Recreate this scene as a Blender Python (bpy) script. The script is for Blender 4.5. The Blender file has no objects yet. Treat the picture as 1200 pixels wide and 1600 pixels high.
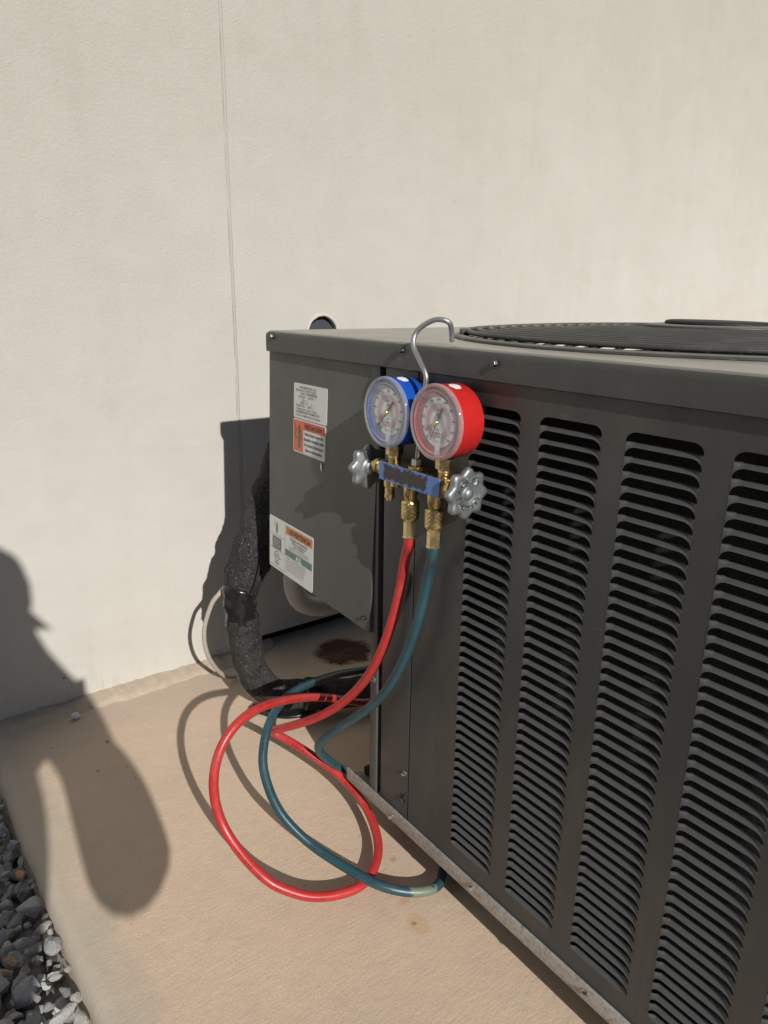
import bpy, bmesh, math, random
from mathutils import Vector, Matrix, noise
R = math.radians
random.seed(7)
S = bpy.context.scene
COL = S.collection

# ------------------------------------------------------------------ camera, sky, sun, exposure
cam_data = bpy.data.cameras.new('camera')
cam = bpy.data.objects.new('camera', cam_data); COL.objects.link(cam)
cam_data.sensor_width = 36.0; cam_data.sensor_fit = 'AUTO'
cam_data.lens = 36.0 * 1118.9 / 1600.0
cam_data.clip_start = 0.02; cam_data.clip_end = 200
YAW, PITCH, ROLL = R(37.02), R(16.64), R(-0.784)
fw = Vector((math.sin(YAW)*math.cos(PITCH), math.cos(YAW)*math.cos(PITCH), -math.sin(PITCH)))
rt = Vector((math.cos(YAW), -math.sin(YAW), 0))
dn = -(rt.cross(fw))
r2 = rt*math.cos(ROLL) + dn*math.sin(ROLL)
d2 = -rt*math.sin(ROLL) + dn*math.cos(ROLL)
m = Matrix((( r2.x, -d2.x, -fw.x), (r2.y, -d2.y, -fw.y), (r2.z, -d2.z, -fw.z))).to_4x4()
m.translation = Vector((0, 0, 0.79))
cam.matrix_world = m
S.camera = cam

LDIR = Vector((0.195, 0.868, -0.458)).normalized()      # direction the sunlight travels
sun_d = bpy.data.lights.new('sun', 'SUN'); sun_d.energy = 4.3; sun_d.angle = R(0.53); sun_d.color = (1.0, 0.965, 0.905)
sun = bpy.data.objects.new('sun', sun_d); COL.objects.link(sun)
sun.rotation_euler = LDIR.to_track_quat('-Z', 'Y').to_euler(); sun.location = (-2, -6, 5)
world = bpy.data.worlds.new('World'); S.world = world; world.use_nodes = True
wn = world.node_tree.nodes; wl = world.node_tree.links
wn.clear()
sky = wn.new('ShaderNodeTexSky'); sky.sky_type = 'NISHITA'; sky.sun_disc = False
sky.sun_elevation = math.asin(-LDIR.z); sky.sun_rotation = math.atan2(-LDIR.x, -LDIR.y)
sky.dust_density = 0.3; sky.ozone_density = 2.5
bg = wn.new('ShaderNodeBackground'); bg.inputs['Strength'].default_value = 0.045
wo = wn.new('ShaderNodeOutputWorld')
wl.new(sky.outputs[0], bg.inputs[0]); wl.new(bg.outputs[0], wo.inputs[0])
S.view_settings.view_transform = 'Standard'; S.view_settings.look = 'None'
S.view_settings.exposure = 0.13; S.view_settings.gamma = 1.0; S.view_settings.use_curve_mapping = False
S.render.engine = 'CYCLES'

# ------------------------------------------------------------------ materials
class NT:
    def __init__(s, name):
        s.m = bpy.data.materials.new(name); s.m.use_nodes = True
        s.t = s.m.node_tree; s.n = s.t.nodes; s.n.clear()
        s.out = s.n.new('ShaderNodeOutputMaterial')
        s.p = s.n.new('ShaderNodeBsdfPrincipled'); s.t.links.new(s.p.outputs[0], s.out.inputs[0])
        s.co = s.n.new('ShaderNodeTexCoord')
    def l(s, a, b): s.t.links.new(a, b)
    def set(s, **k):
        for a, v in k.items():
            a = {'base':'Base Color','rough':'Roughness','metal':'Metallic','spec':'Specular IOR Level','coat':'Coat Weight'}[a]
            if a == 'Base Color' and len(v) == 3: v = (*v, 1)
            s.p.inputs[a].default_value = v
    def noise(s, scale, detail=3, rough=.5, vec=None, dist=0):
        n = s.n.new('ShaderNodeTexNoise'); n.inputs['Scale'].default_value = scale
        n.inputs['Detail'].default_value = detail; n.inputs['Roughness'].default_value = rough
        n.inputs['Distortion'].default_value = dist
        s.l(vec if vec else s.co.outputs['Object'], n.inputs['Vector']); return n.outputs['Fac']
    def mapping(s, scale=(1,1,1), rot=(0,0,0), loc=(0,0,0), src='Object'):
        n = s.n.new('ShaderNodeMapping'); n.inputs['Scale'].default_value = scale
        n.inputs['Rotation'].default_value = rot; n.inputs['Location'].default_value = loc
        s.l(s.co.outputs[src], n.inputs['Vector']); return n.outputs[0]
    def voronoi(s, scale, vec=None, feature='F1'):
        n = s.n.new('ShaderNodeTexVoronoi'); n.inputs['Scale'].default_value = scale; n.feature = feature
        s.l(vec if vec else s.co.outputs['Object'], n.inputs['Vector']); return n.outputs['Distance']
    def ramp(s, fac, stops, interp='LINEAR'):
        n = s.n.new('ShaderNodeValToRGB'); e = n.color_ramp.elements; n.color_ramp.interpolation = interp
        while len(e) < len(stops): e.new(0.5)
        for i, (p, c) in enumerate(stops):
            e[i].position = p
            if not isinstance(c, tuple): c = (c, c, c)
            e[i].color = (*c, 1)
        s.l(fac, n.inputs[0]); return n.outputs[0]
    def mix(s, fac, a, b, mode='MIX'):
        n = s.n.new('ShaderNodeMix'); n.data_type = 'RGBA'; n.blend_type = mode
        for v, i in ((fac, 0), (a, 6), (b, 7)):
            if isinstance(v, (int, float)): n.inputs[i].default_value = v if i == 0 else (v, v, v, 1)
            elif isinstance(v, tuple): n.inputs[i].default_value = (*v[:3], 1)
            else: s.l(v, n.inputs[i])
        return n.outputs[2]
    def math(s, op, a, b=0.0, c=0.0):
        n = s.n.new('ShaderNodeMath'); n.operation = op
        for i, v in enumerate((a, b, c)):
            if isinstance(v, (int, float)): n.inputs[i].default_value = v
            else: s.l(v, n.inputs[i])
        return n.outputs[0]
    def sep(s, src='Object'):
        n = s.n.new('ShaderNodeSeparateXYZ'); s.l(s.co.outputs[src], n.inputs[0]); return n.outputs
    def base(s, c): s.l(c, s.p.inputs['Base Color'])
    def rough(s, c): s.l(c, s.p.inputs['Roughness'])
    def bump(s, h, strength=.3, dist=.001):
        n = s.n.new('ShaderNodeBump'); n.inputs['Strength'].default_value = strength; n.inputs['Distance'].default_value = dist
        s.l(h, n.inputs['Height'])
        if s.p.inputs['Normal'].is_linked:
            s.l(s.p.inputs['Normal'].links[0].from_socket, n.inputs['Normal'])
        s.l(n.outputs[0], s.p.inputs['Normal'])

def simple(name, base, rough=.5, metal=0.0, spec=.5, var=.15, scale=60, bump=0, bscale=400):
    k = NT(name); k.set(rough=rough, metal=metal, spec=spec)
    f = k.noise(scale, 4, .6)
    k.base(k.mix(f, tuple(c*(1-var) for c in base), tuple(min(1, c*(1+var)) for c in base)))
    if bump: k.bump(k.noise(bscale, 2), bump, .0006)
    return k.m

def mk_wall():
    k = NT('stucco_paint'); k.set(rough=.85, spec=.25)
    big = k.noise(2.2, 4, .55); mid = k.noise(14, 4, .6)
    streak = k.noise(5, 4, .6, k.mapping((4, 4, .35)))
    c = k.mix(big, (.46, .438, .395), (.512, .489, .444))
    c = k.mix(k.ramp(mid, [(.35, 0.), (.75, .35)]), c, (.415, .392, .352))
    c = k.mix(k.ramp(streak, [(.55, 0.), (.8, .22)]), c, (.375, .352, .312))
    tr = k.noise(3.2, 5, .7, k.mapping((1, 1, 2.2), (0, .5, 0)), 1.2)                # trowel sweeps
    c = k.mix(k.ramp(tr, [(.40, 0.), (.52, .30), (.60, .05), (.74, .34)]), c, (.50, .485, .455))
    sp = k.noise(60, 4, .7, k.mapping((1, 1, .25))); zc = k.sep()[2]
    low = k.math('MULTIPLY', k.ramp(k.math('MULTIPLY', zc, 4), [(0., 1.), (.5, 0.)]), k.ramp(sp, [(.5, 0.), (.72, .5)]))
    c = k.mix(low, c, (.40, .345, .275))
    # scuffs and a few tiny marks
    v = k.voronoi(9); c = k.mix(k.ramp(v, [(.0, .55), (.014, .45), (.02, 0.)]), c, (.35, .30, .24))
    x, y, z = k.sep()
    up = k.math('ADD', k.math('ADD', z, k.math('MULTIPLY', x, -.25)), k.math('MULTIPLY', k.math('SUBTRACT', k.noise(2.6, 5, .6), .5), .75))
    coat = k.ramp(up, [(.25, 0.), (.95, 1.)])                       # coarser, greyer coat higher up; the light's falloff is painted in too
    c = k.mix(coat, c, k.mix(1.0, c, (.86, .857, .83), 'MULTIPLY'))  # darker higher up: greyer coat plus painted light falloff
    k.base(c)
    k.bump(k.noise(18, 3, .5), .25, .004)
    k.bump(k.math('MULTIPLY', k.noise(210, 4, .7), k.math('ADD', .22, k.math('MULTIPLY', coat, .78))), .75, .0022)
    return k.m

def mk_concrete():
    k = NT('beige_concrete'); k.set(rough=.88, spec=.25)
    x, y, z = k.sep()
    big = k.noise(5, 5, .6); mid = k.noise(28, 4, .65); fine = k.noise(420, 3, .6)
    c = k.mix(big, (.585, .445, .325), (.665, .520, .388))
    c = k.mix(k.ramp(mid, [(.35, 0.), (.7, .55)]), c, (.56, .432, .322))
    c = k.mix(k.ramp(fine, [(.35, .35), (.6, 0.)]), c, (.34, .262, .195))
    # weathered grey band along the free edge
    e = k.math('ADD', x, k.math('MULTIPLY', k.math('SUBTRACT', k.noise(16, 4, .6), .5), .11))
    c = k.mix(k.ramp(k.math('MULTIPLY', e, 4.), [(.40, .85), (.60, .55), (.78, 0.)]), c, (.385, .355, .30))
    # dusty strip by the wall
    e2 = k.math('ADD', y, k.math('MULTIPLY', k.math('SUBTRACT', k.noise(20, 4, .6), .5), .10))
    c = k.mix(k.ramp(k.math('SUBTRACT', e2, .5), [(.70, 0.), (.80, .6)]), c, (.43, .36, .29))
    # rust drips and the old brown leak stain below the unit
    def spot(cx, cy, rx, ry, col, amt, c, sharp=.45, ns=90, na=1.6):
        dx = k.math('DIVIDE', k.math('SUBTRACT', x, cx), rx); dy = k.math('DIVIDE', k.math('SUBTRACT', y, cy), ry)
        d = k.math('ADD', k.math('MULTIPLY', dx, dx), k.math('MULTIPLY', dy, dy))
        d = k.math('ADD', d, k.math('MULTIPLY', k.math('SUBTRACT', k.noise(ns, 3, .6), .5), na))
        return k.mix(k.ramp(d, [(sharp, amt), (1.0, 0.)]), c, col)
    c = spot(.502, .607, .010, .008, (.46, .25, .11), .4, c)
    c = spot(.493, .566, .016, .024, (.48, .28, .13), .36, c)
    c = spot(.489, .570, .004, .004, (.36, .16, .06), .7, c)
    c = spot(.535, .676, .006, .005, (.33, .21, .12), .5, c)
    c = spot(.835, 1.255, .075, .070, (.060, .022, .014), .93, c, .55, 30, 1.3)
    po = k.n.new('ShaderNodeTexVoronoi'); po.inputs['Scale'].default_value = 75; k.l(k.co.outputs['Object'], po.inputs['Vector'])
    pick = k.ramp(po.outputs['Color'], [(.975, 0.), (.985, 1.)]); pore = k.math('MULTIPLY', k.ramp(po.outputs['Distance'], [(.05, 1.), (.11, 0.)]), pick)
    c = k.mix(k.math('MULTIPLY', pore, .5), c, (.22, .165, .12))
    gr = k.noise(9, 6, .7); c = k.mix(k.ramp(gr, [(.52, 0.), (.75, .35)]), c, (.40, .335, .265))
    k.base(c)
    br = k.noise(30, 3, .5, k.mapping((1.2, 9, 1), (0, 0, R(52))))
    k.bump(br, .20, .0018); k.bump(k.noise(45, 5, .65), .28, .0030)
    k.bump(k.noise(150, 4, .65), .25, .0012)
    k.bump(fine, .22, .0006); k.bump(pore, .5, -.0012)
    return k.m

def mk_paint(name, base=(.062, .059, .053), rough=.38, dust=.25, top=0.0):
    k = NT(name); k.set(spec=.45)
    f = k.noise(9, 5, .6); s = k.noise(14, 5, .65, k.mapping((1, 1.2, .5)))
    c = k.mix(f, tuple(v*.9 for v in base), tuple(v*1.1 for v in base))
    c = k.mix(k.ramp(s, [(.5, 0.), (.8, dust)]), c, (.15, .135, .112))
    sp = k.voronoi(70); c = k.mix(k.ramp(sp, [(0., .35), (.02, 0.)]), c, (.25, .23, .2))
    sc = k.noise(26, 2, .5, k.mapping((1, .12, 1.3), (R(24), 0, 0))); sc2 = k.noise(11, 3, .6)
    line = k.math('MULTIPLY', k.ramp(sc, [(.497, 0.), (.50, 1.), (.503, 0.)]), k.ramp(sc2, [(.60, 0.), (.68, .45)]))
    c = k.mix(line, c, (.28, .27, .25))
    rn = k.noise(45, 5, .7, k.mapping((1, 1, .06))); c = k.mix(k.ramp(rn, [(.56, 0.), (.74, dust*.7)]), c, (.13, .125, .11))
    if top:                                                       # flat faces paler: dust, plus reflected light put into the colour
        ge = k.n.new('ShaderNodeNewGeometry'); sx = k.n.new('ShaderNodeSeparateXYZ'); k.l(ge.outputs['True Normal'], sx.inputs[0])
        up = k.ramp(sx.outputs[2], [(.80, 0.), (.98, 1.)])
        c = k.mix(k.math('MULTIPLY', up, k.math('MULTIPLY', k.ramp(k.noise(7, 5, .65), [(.2, .75), (.75, 1.)]), top)), c, (.38, .355, .31))
    k.base(c)
    k.rough(k.ramp(k.noise(20, 4, .6), [(.3, rough-.05), (.7, rough+.10)]))
    k.bump(k.noise(6, 2, .5), .10, .004)
    k.bump(k.noise(900, 2, .5), .10, .0003)
    return k.m

def mk_rail():
    k = NT('worn_galvanised'); k.set(metal=.25, spec=.5)
    s = k.noise(40, 6, .7, k.mapping((1, .35, 1)))
    c = k.mix(s, (.27, .25, .225), (.50, .475, .44))
    c = k.mix(k.ramp(k.noise(160, 4, .7), [(.45, 0.), (.7, .7)]), c, (.14, .12, .10))
    c = k.mix(k.ramp(k.voronoi(160), [(0., .35), (.14, 0.)]), c, (.55, .53, .50))
    k.base(c); k.rough(k.ramp(s, [(.3, .4), (.7, .62)]))
    k.bump(k.noise(140, 4, .6), .3, .0006)
    return k.m

def mk_brass(name='brass', knurl=False):
    k = NT(name); k.set(metal=1.0)
    f = k.noise(70, 5, .65)
    c = k.mix(f, (.58, .43, .20), (.74, .58, .30))
    c = k.mix(k.ramp(k.noise(160, 5, .7), [(.45, 0.), (.75, .7)]), c, (.20, .115, .045))
    k.base(c); k.rough(k.ramp(f, [(.3, .22), (.7, .42)]))
    k.bump(k.noise(300, 3), .12, .0004)
    return k.m

def mk_foam():
    k = NT('black_foam'); k.set(rough=.72, spec=.4)
    n = k.noise(150, 5, .75)
    c = k.mix(k.ramp(n, [(.38, 0.), (.70, 1.)]), (.006, .006, .006), (.040, .038, .035))
    c = k.mix(k.ramp(k.noise(14, 4, .7), [(.48, 0.), (.72, .5)]), c, (.050, .048, .043))
    zone = k.ramp(k.noise(34, 5, .75), [(.40, .05), (.62, 1.)])
    for sc, lo, hi, col in ((330, .10, .24, (.36, .34, .31)), (190, .07, .17, (.55, .52, .48)), (620, .12, .28, (.26, .25, .23))):
        v = k.n.new('ShaderNodeTexVoronoi'); v.inputs['Scale'].default_value = sc; k.l(k.co.outputs['Object'], v.inputs['Vector'])
        pick = k.ramp(v.outputs['Color'], [(.45, 0.), (.60, 1.)])
        g = k.math('MULTIPLY', k.math('MULTIPLY', k.ramp(v.outputs['Distance'], [(lo, 1.), (hi, 0.)]), pick), zone)
        c = k.mix(g, c, col)
    k.base(c); k.bump(k.noise(240, 4, .7), .9, .003); k.bump(k.noise(55, 4, .7), .7, .008)
    return k.m

def mk_hose(name, col, dark, chalk, scuff=False):
    k = NT(name); k.set(spec=.5)
    n = k.noise(60, 5, .65)
    c = k.mix(n, dark, col)
    c = k.mix(k.ramp(k.noise(22, 5, .7), [(.52, 0.), (.78, .32)]), c, chalk)
    # printed line of small characters along the hose
    uv = k.sep('UV')
    v2 = k.math('FRACT', k.math('MULTIPLY', uv[1], 3.0)); band = k.math('MULTIPLY', k.math('GREATER_THAN', v2, .40), k.math('LESS_THAN', v2, .58))
    mp = k.mapping((1500, 9, 1), src='UV')
    ch = k.math('GREATER_THAN', k.noise(1.0, 1, .5, mp), .52)
    gr = k.math('GREATER_THAN', k.noise(1.0, 0, .5, k.mapping((14, 0, 0), src='UV')), .5)
    f = k.math('MULTIPLY', k.math('MULTIPLY', band, ch), gr)
    c = k.mix(k.math('MULTIPLY', f, .8), c, (.02, .012, .012))
    c = k.mix(k.ramp(k.noise(35, 6, .75), [(.54, 0.), (.70, .40)]), c, tuple(v*.35+.02 for v in dark))
    if scuff:
        ds = k.math('SUBTRACT', uv[0], 0.0); k.m['pos'] = 0; ds.node.name = 'scuff_at'
        e = k.math('ADD', k.math('ABSOLUTE', ds), k.math('MULTIPLY', k.math('SUBTRACT', k.noise(130, 4, .7), .5), .035))
        fs = k.ramp(k.math('MULTIPLY', e, 20), [(.26, .9), (.40, 0.)])
        c = k.mix(fs, c, k.mix(k.noise(260, 4, .7), (.07, .11, .09), (.27, .28, .19)))
    k.base(c); k.rough(k.ramp(n, [(.3, .28), (.75, .48)]))
    k.bump(k.noise(500, 3), .12, .0003)
    return k.m

def mk_clear(name, glossy_rough=.05, tint=(.96, .96, .98), haze=.10, edge=.5, mott=1.6):
    k = NT(name); t = k.t
    tr = k.n.new('ShaderNodeBsdfTransparent'); tr.inputs[0].default_value = (*tint, 1)
    k.set(base=(.62, .62, .63), rough=glossy_rough, spec=.6)
    lw = k.n.new('ShaderNodeLayerWeight'); lw.inputs['Blend'].default_value = .5
    f = k.math('ADD', k.math('MULTIPLY', k.math('POWER', lw.outputs['Facing'], 4.0), edge), haze)
    f = k.math('ADD', f, k.math('MULTIPLY', k.ramp(k.noise(140, 5, .7), [(.5, 0.), (.8, 1.)]), haze*mott))
    mx = k.n.new('ShaderNodeMixShader')
    k.l(f, mx.inputs[0]); k.l(tr.outputs[0], mx.inputs[1]); k.l(k.p.outputs[0], mx.inputs[2])
    k.l(mx.outputs[0], k.out.inputs[0])
    return k.m

def mk_plate():
    k = NT('worn_blue_plate'); k.set(rough=.45, spec=.4)
    x, y, z = k.sep()
    # object origin at the bar centre: y along the bar, z up
    nz = k.math('MULTIPLY', k.math('SUBTRACT', k.noise(130, 6, .75), .5), .020)
    ay = k.math('ABSOLUTE', k.math('SUBTRACT', y, .006)); az = k.math('ABSOLUTE', z)
    in1 = k.math('LESS_THAN', k.math('ADD', ay, nz), .0385)
    in2 = k.math('LESS_THAN', k.math('ADD', az, nz), .0085)
    f = k.math('MULTIPLY', in1, in2)
    c = k.mix(k.noise(120, 4, .6), (.085, .17, .42), (.12, .22, .50))
    dk = k.mix(k.noise(300, 5, .7), (.022, .017, .018), (.065, .052, .052))
    c = k.mix(f, c, dk)
    chip = k.math('GREATER_THAN', k.noise(340, 4, .7), .66)
    c = k.mix(k.math('MULTIPLY', chip, .6), c, (.42, .30, .12))
    k.base(c); k.bump(f, .4, -.0004); return k.m

def mk_dial(name, ring):
    k = NT(name); k.set(rough=.5, spec=.3)
    x, y, z = k.sep()
    r = k.math('DIVIDE', k.math('SQRT', k.math('ADD', k.math('MULTIPLY', y, y), k.math('MULTIPLY', z, z))), .036)
    ang = k.math('ARCTAN2', y, z)
    white = (.76, .77, .74)
    rampn = k.ramp(r, [(0., white), (.34, white), (.36, (.62, .46, .46)), (.56, (.60, .44, .45)), (.58, white), (.73, white), (.745, ring), (.985, ring), (1., (.55, .55, .56))], 'LINEAR')
    # fine graduated lines and small print as tiny ticks in both rings
    tick = k.math('GREATER_THAN', k.math('SINE', k.math('MULTIPLY', ang, 90)), .45)
    inr = k.math('MULTIPLY', k.math('GREATER_THAN', r, .59), k.math('LESS_THAN', r, .64))
    inr2 = k.math('MULTIPLY', k.math('GREATER_THAN', r, .44), k.math('LESS_THAN', r, .52))
    tick2 = k.math('GREATER_THAN', k.math('SINE', k.math('MULTIPLY', ang, 38)), .3)
    inr3 = k.math('MULTIPLY', k.math('GREATER_THAN', r, .80), k.math('LESS_THAN', r, .95))
    tick3 = k.math('GREATER_THAN', k.noise(900, 1, .5), .56)
    c = k.mix(k.math('MULTIPLY', k.math('MULTIPLY', tick, inr), .6), rampn, (.12, .12, .13))
    c = k.mix(k.math('MULTIPLY', k.math('MULTIPLY', tick2, inr2), .4), c, (.30, .12, .13))
    c = k.mix(k.math('MULTIPLY', k.math('MULTIPLY', tick3, inr3), .25), c, (.7, .66, .66))
    # blank white sector at the bottom
    low = k.math('MULTIPLY', k.math('LESS_THAN', k.math('ABSOLUTE', y), .0042), k.math('LESS_THAN', z, -.014))
    c = k.mix(low, c, white)
    k.base(c); return k.m

def mk_stone():
    k = NT('crushed_stone'); k.set(rough=.85, spec=.25)
    oi = k.n.new('ShaderNodeObjectInfo')
    c = k.ramp(oi.outputs['Random'], [(0., (.30, .31, .32)), (.40, (.42, .425, .43)), (.70, (.56, .55, .53)), (.87, (.62, .60, .57)), (.925, (.42, .31, .20)), (.965, (.50, .24, .07))])
    n = k.noise(1.6, 6, .72); v = k.noise(7, 5, .75)
    c = k.mix(k.ramp(n, [(.35, .0), (.7, .5)]), c, (.52, .51, .49))
    c = k.mix(k.ramp(v, [(.3, .45), (.55, 0.)]), c, (.10, .10, .10))
    k.base(c); k.bump(n, .8, .010); k.bump(v, .7, .0030); return k.m

def mk_gravel_ground():
    k = NT('gravel_ground'); k.set(rough=.9, spec=.2)
    v = k.n.new('ShaderNodeTexVoronoi'); v.inputs['Scale'].default_value = 45; k.l(k.co.outputs['Object'], v.inputs['Vector'])
    c = k.mix(k.ramp(v.outputs['Color'], [(.2, 0.), (.9, 1.)]), (.13, .12, .11), (.40, .38, .35))
    c = k.mix(k.ramp(v.outputs['Distance'], [(.4, 0.), (.75, .8)]), c, (.04, .035, .03))
    k.base(c); k.bump(v.outputs['Distance'], 1., -.01); return k.m

def mk_metal(name, c0, c1, rough=.35, metal=1.0):
    k = NT(name); k.set(metal=metal)
    f = k.noise(90, 5, .65); k.base(k.mix(f, c0, c1)); k.rough(k.ramp(f, [(.3, rough-.08), (.7, rough+.1)]))
    k.bump(k.noise(260, 4, .6), .18, .0006); return k.m

M = {}
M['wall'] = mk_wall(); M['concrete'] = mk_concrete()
M['mortar'] = simple('mortar', (.43, .35, .265), .9, var=.25, scale=70, bump=.6, bscale=160)
M['caulk'] = simple('joint_caulk', (.375, .36, .32), .75, var=.10, scale=90, bump=.3, bscale=250)
M['dark'] = simple('dark_interior', (.012, .012, .012), .8, var=.4)
M['hole'] = simple('opening_disc_dark', (.045, .047, .055), .8, var=.3)
M['paint'] = mk_paint('grey_paint', (.045, .0455, .044)); M['paint_lid'] = mk_paint('grey_paint_lid', (.048, .049, .0485), .33, .2, .85)
M['paint_panel'] = mk_paint('grey_paint_panel', (.076, .076, .071), .42, .25)
M['guard'] = mk_paint('guard_paint', (.045, .045, .044), .42, .4, .30)
M['slat'] = mk_paint('slat_paint', (.062, .064, .065), .40, .18)
M['screw'] = mk_metal('dark_screw', (.05, .05, .05), (.16, .16, .16), .35)
M['screw_zinc'] = mk_metal('zinc_screw', (.35, .35, .34), (.6, .6, .58), .3)
M['rail'] = mk_rail(); M['rubber'] = simple('black_rubber', (.012, .012, .012), .65, var=.3)
M['sticker'] = simple('sticker_white', (.58, .585, .56), .45, var=.04, scale=40)
M['st_orange'] = simple('sticker_orange', (.62, .135, .055), .45, var=.08)
M['st_red'] = simple('sticker_red', (.50, .085, .045), .45, var=.08)
M['st_amber'] = simple('sticker_amber', (.50, .20, .06), .45, var=.08)
M['st_green'] = simple('sticker_green', (.10, .19, .155), .45, var=.08)
M['st_grey'] = simple('sticker_dark_grey', (.13, .13, .125), .45, var=.1)
M['ink'] = simple('black_ink', (.045, .04, .04), .5, var=.1)
M['ink_soft'] = simple('soft_ink', (.16, .16, .155), .5, var=.1)
M['white'] = simple('white_print', (.75, .75, .73), .4, var=.03)
M['blue'] = simple('blue_enamel', (.008, .07, .40), .28, var=.15, scale=40)
M['red'] = simple('red_enamel', (.47, .018, .016), .28, var=.15, scale=60, bump=.25, bscale=120)
M['lens'] = mk_clear('clear_lens'); M['bezel'] = mk_clear('clear_bezel', .08, (.90, .90, .93), .26, .7, .5)
M['dial_blue'] = mk_dial('dial_face_blue', (.36, .35, .43)); M['dial_red'] = mk_dial('dial_face_red', (.46, .22, .22))
M['needle'] = simple('needle_black', (.06, .06, .06), .4); M['brass'] = mk_brass(); M['brassdot'] = mk_metal('bright_brass', (.66, .52, .26), (.78, .64, .36), .34)
M['plate'] = mk_plate(); M['zinc'] = mk_metal('cast_zinc', (.20, .22, .225), (.34, .36, .365), .48, .8)
M['zincdark'] = mk_metal('knob_lettering', (.42, .45, .45), (.58, .61, .61), .35)
M['steel'] = mk_metal('hook_steel', (.27, .27, .275), (.42, .42, .42), .45, .8)
M['hose_red'] = mk_hose('red_rubber_hose', (.47, .034, .032), (.36, .022, .022), (.45, .15, .14))
M['hose_teal'] = mk_hose('teal_rubber_hose', (.022, .068, .086), (.014, .046, .060), (.085, .135, .14), True)
M['chalk'] = simple('scuffed_patch', (.28, .30, .20), .7, var=.4, scale=200)
M['foam'] = mk_foam(); M['tape'] = simple('black_tape', (.012, .012, .013), .22, var=.5, scale=120, bump=1.0, bscale=70)
M['cable'] = simple('cable_sheath', (.42, .37, .33), .5, var=.15)
M['conduit'] = simple('grey_conduit', (.46, .44, .40), .55, var=.06, scale=30)
M['stone'] = mk_stone(); M['gravel'] = mk_gravel_ground()
M['pebble'] = simple('white_pebble', (.62, .62, .62), .7, var=.2, scale=150)
def mk_coil():
    k = NT('coil_fins'); k.set(rough=.5, metal=.4)
    x, y, z = k.sep(); st = k.math('SINE', k.math('MULTIPLY', y, 4200))
    c = k.mix(k.ramp(st, [(.2, 0.), (.8, 1.)]), (.008, .008, .008), (.036, .035, .034))
    k.base(k.mix(k.ramp(k.noise(12, 4, .7), [(.4, .9), (.65, 0.)]), c, (.008, .008, .008))); k.bump(st, .8, .001); return k.m
M['coil'] = mk_coil()
M['shirt'] = simple('grey_shirt', (.10, .11, .13), .9, var=.2); M['cap'] = simple('navy_cap', (.03, .035, .05), .9); M['skin'] = simple('skin', (.45, .27, .18), .55)
M['phone'] = simple('phone_body', (.02, .02, .02), .2)

# ------------------------------------------------------------------ helpers
def link(name, mesh, mat, parent=None, loc=None):
    o = bpy.data.objects.new(name, mesh); COL.objects.link(o)
    if mat is not None and not mesh.materials: mesh.materials.append(mat)
    if parent is not None: o.parent = parent
    if loc is not None: o.location = loc
    return o
def obj(name, bm, mat, parent=None, loc=None, smooth=False, angle=None):
    me = bpy.data.meshes.new(name)
    bmesh.ops.recalc_face_normals(bm, faces=bm.faces) if not getattr(bm, 'norecalc', False) else None
    bm.to_mesh(me); bm.free()
    if smooth or angle: me.polygons.foreach_set('use_smooth', [True]*len(me.polygons))
    if angle: me.set_sharp_from_angle(angle=R(angle))
    return link(name, me, mat, parent, loc)
def tag(o, label=None, cat=None, group=None, kind=None):
    if label: o['label'] = label
    if cat: o['category'] = cat
    if group: o['group'] = group
    if kind: o['kind'] = kind
    return o
def empty(name, loc, label, cat, group=None):
    o = bpy.data.objects.new(name, None); COL.objects.link(o); o.location = loc; o.empty_display_size = .05
    return tag(o, label, cat, group)
def box(bm, a, b, bevel=0, seg=2):
    ret = bmesh.ops.create_cube(bm, size=1)
    vs = ret['verts']
    for v in vs:
        v.co = Vector(((a[i]+b[i])/2 + v.co[i]*(b[i]-a[i]) for i in range(3)))
    if bevel:
        es = list({e for v in vs for e in v.link_edges})
        bmesh.ops.bevel(bm, geom=es, offset=bevel, segments=seg, affect='EDGES', profile=.6)
def frame_from(axis):
    a = Vector(axis).normalized(); u = a.orthogonal().normalized()
    return a, u, a.cross(u)
def lathe(bm, prof, origin, axis, seg=32, up=None, rfun=None, cap=True):
    """prof: list of (radius, t) along axis"""
    a = Vector(axis).normalized()
    u = (Vector(up) - a*a.dot(Vector(up))).normalized() if up else a.orthogonal().normalized()
    w = a.cross(u); o = Vector(origin); rings = []
    for r, t in prof:
        if r < 1e-6: rings.append([bm.verts.new(o + a*t)]); continue
        ring = []
        for i in range(seg):
            th = 2*math.pi*i/seg; rr = r*(rfun(th, t) if rfun else 1)
            ring.append(bm.verts.new(o + a*t + (u*math.cos(th) + w*math.sin(th))*rr))
        rings.append(ring)
    for A, B in zip(rings, rings[1:]):
        if len(A) == 1 and len(B) == 1: continue
        for i in range(seg):
            j = (i+1) % seg
            if len(A) == 1: bm.faces.new((A[0], B[j], B[i]))
            elif len(B) == 1: bm.faces.new((A[i], A[j], B[0]))
            else: bm.faces.new((A[i], A[j], B[j], B[i]))
    if cap:
        for Rg in (rings[0], rings[-1]):
            if len(Rg) > 2: bm.faces.new(Rg)
def catmull(pts, n=8):
    P = [Vector(p) for p in pts]; P = [P[0]*2-P[1]] + P + [P[-1]*2-P[-2]]; out = []
    for i in range(1, len(P)-2):
        p0, p1, p2, p3 = P[i-1:i+3]
        for j in range(n):
            t = j/n
            out.append(.5*((2*p1) + (p2-p0)*t + (2*p0-5*p1+4*p2-p3)*t*t + (3*p1-p0-3*p2+p3)*t**3))
    out.append(P[-2]); return out
def smooth_path(p, it):
    p = [v.copy() for v in p]
    for _ in range(it):
        q = [v.copy() for v in p]
        for i in range(1, len(p)-1): q[i] = p[i]*.5 + (p[i-1]+p[i+1])*.25
        p = q
    return p
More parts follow.
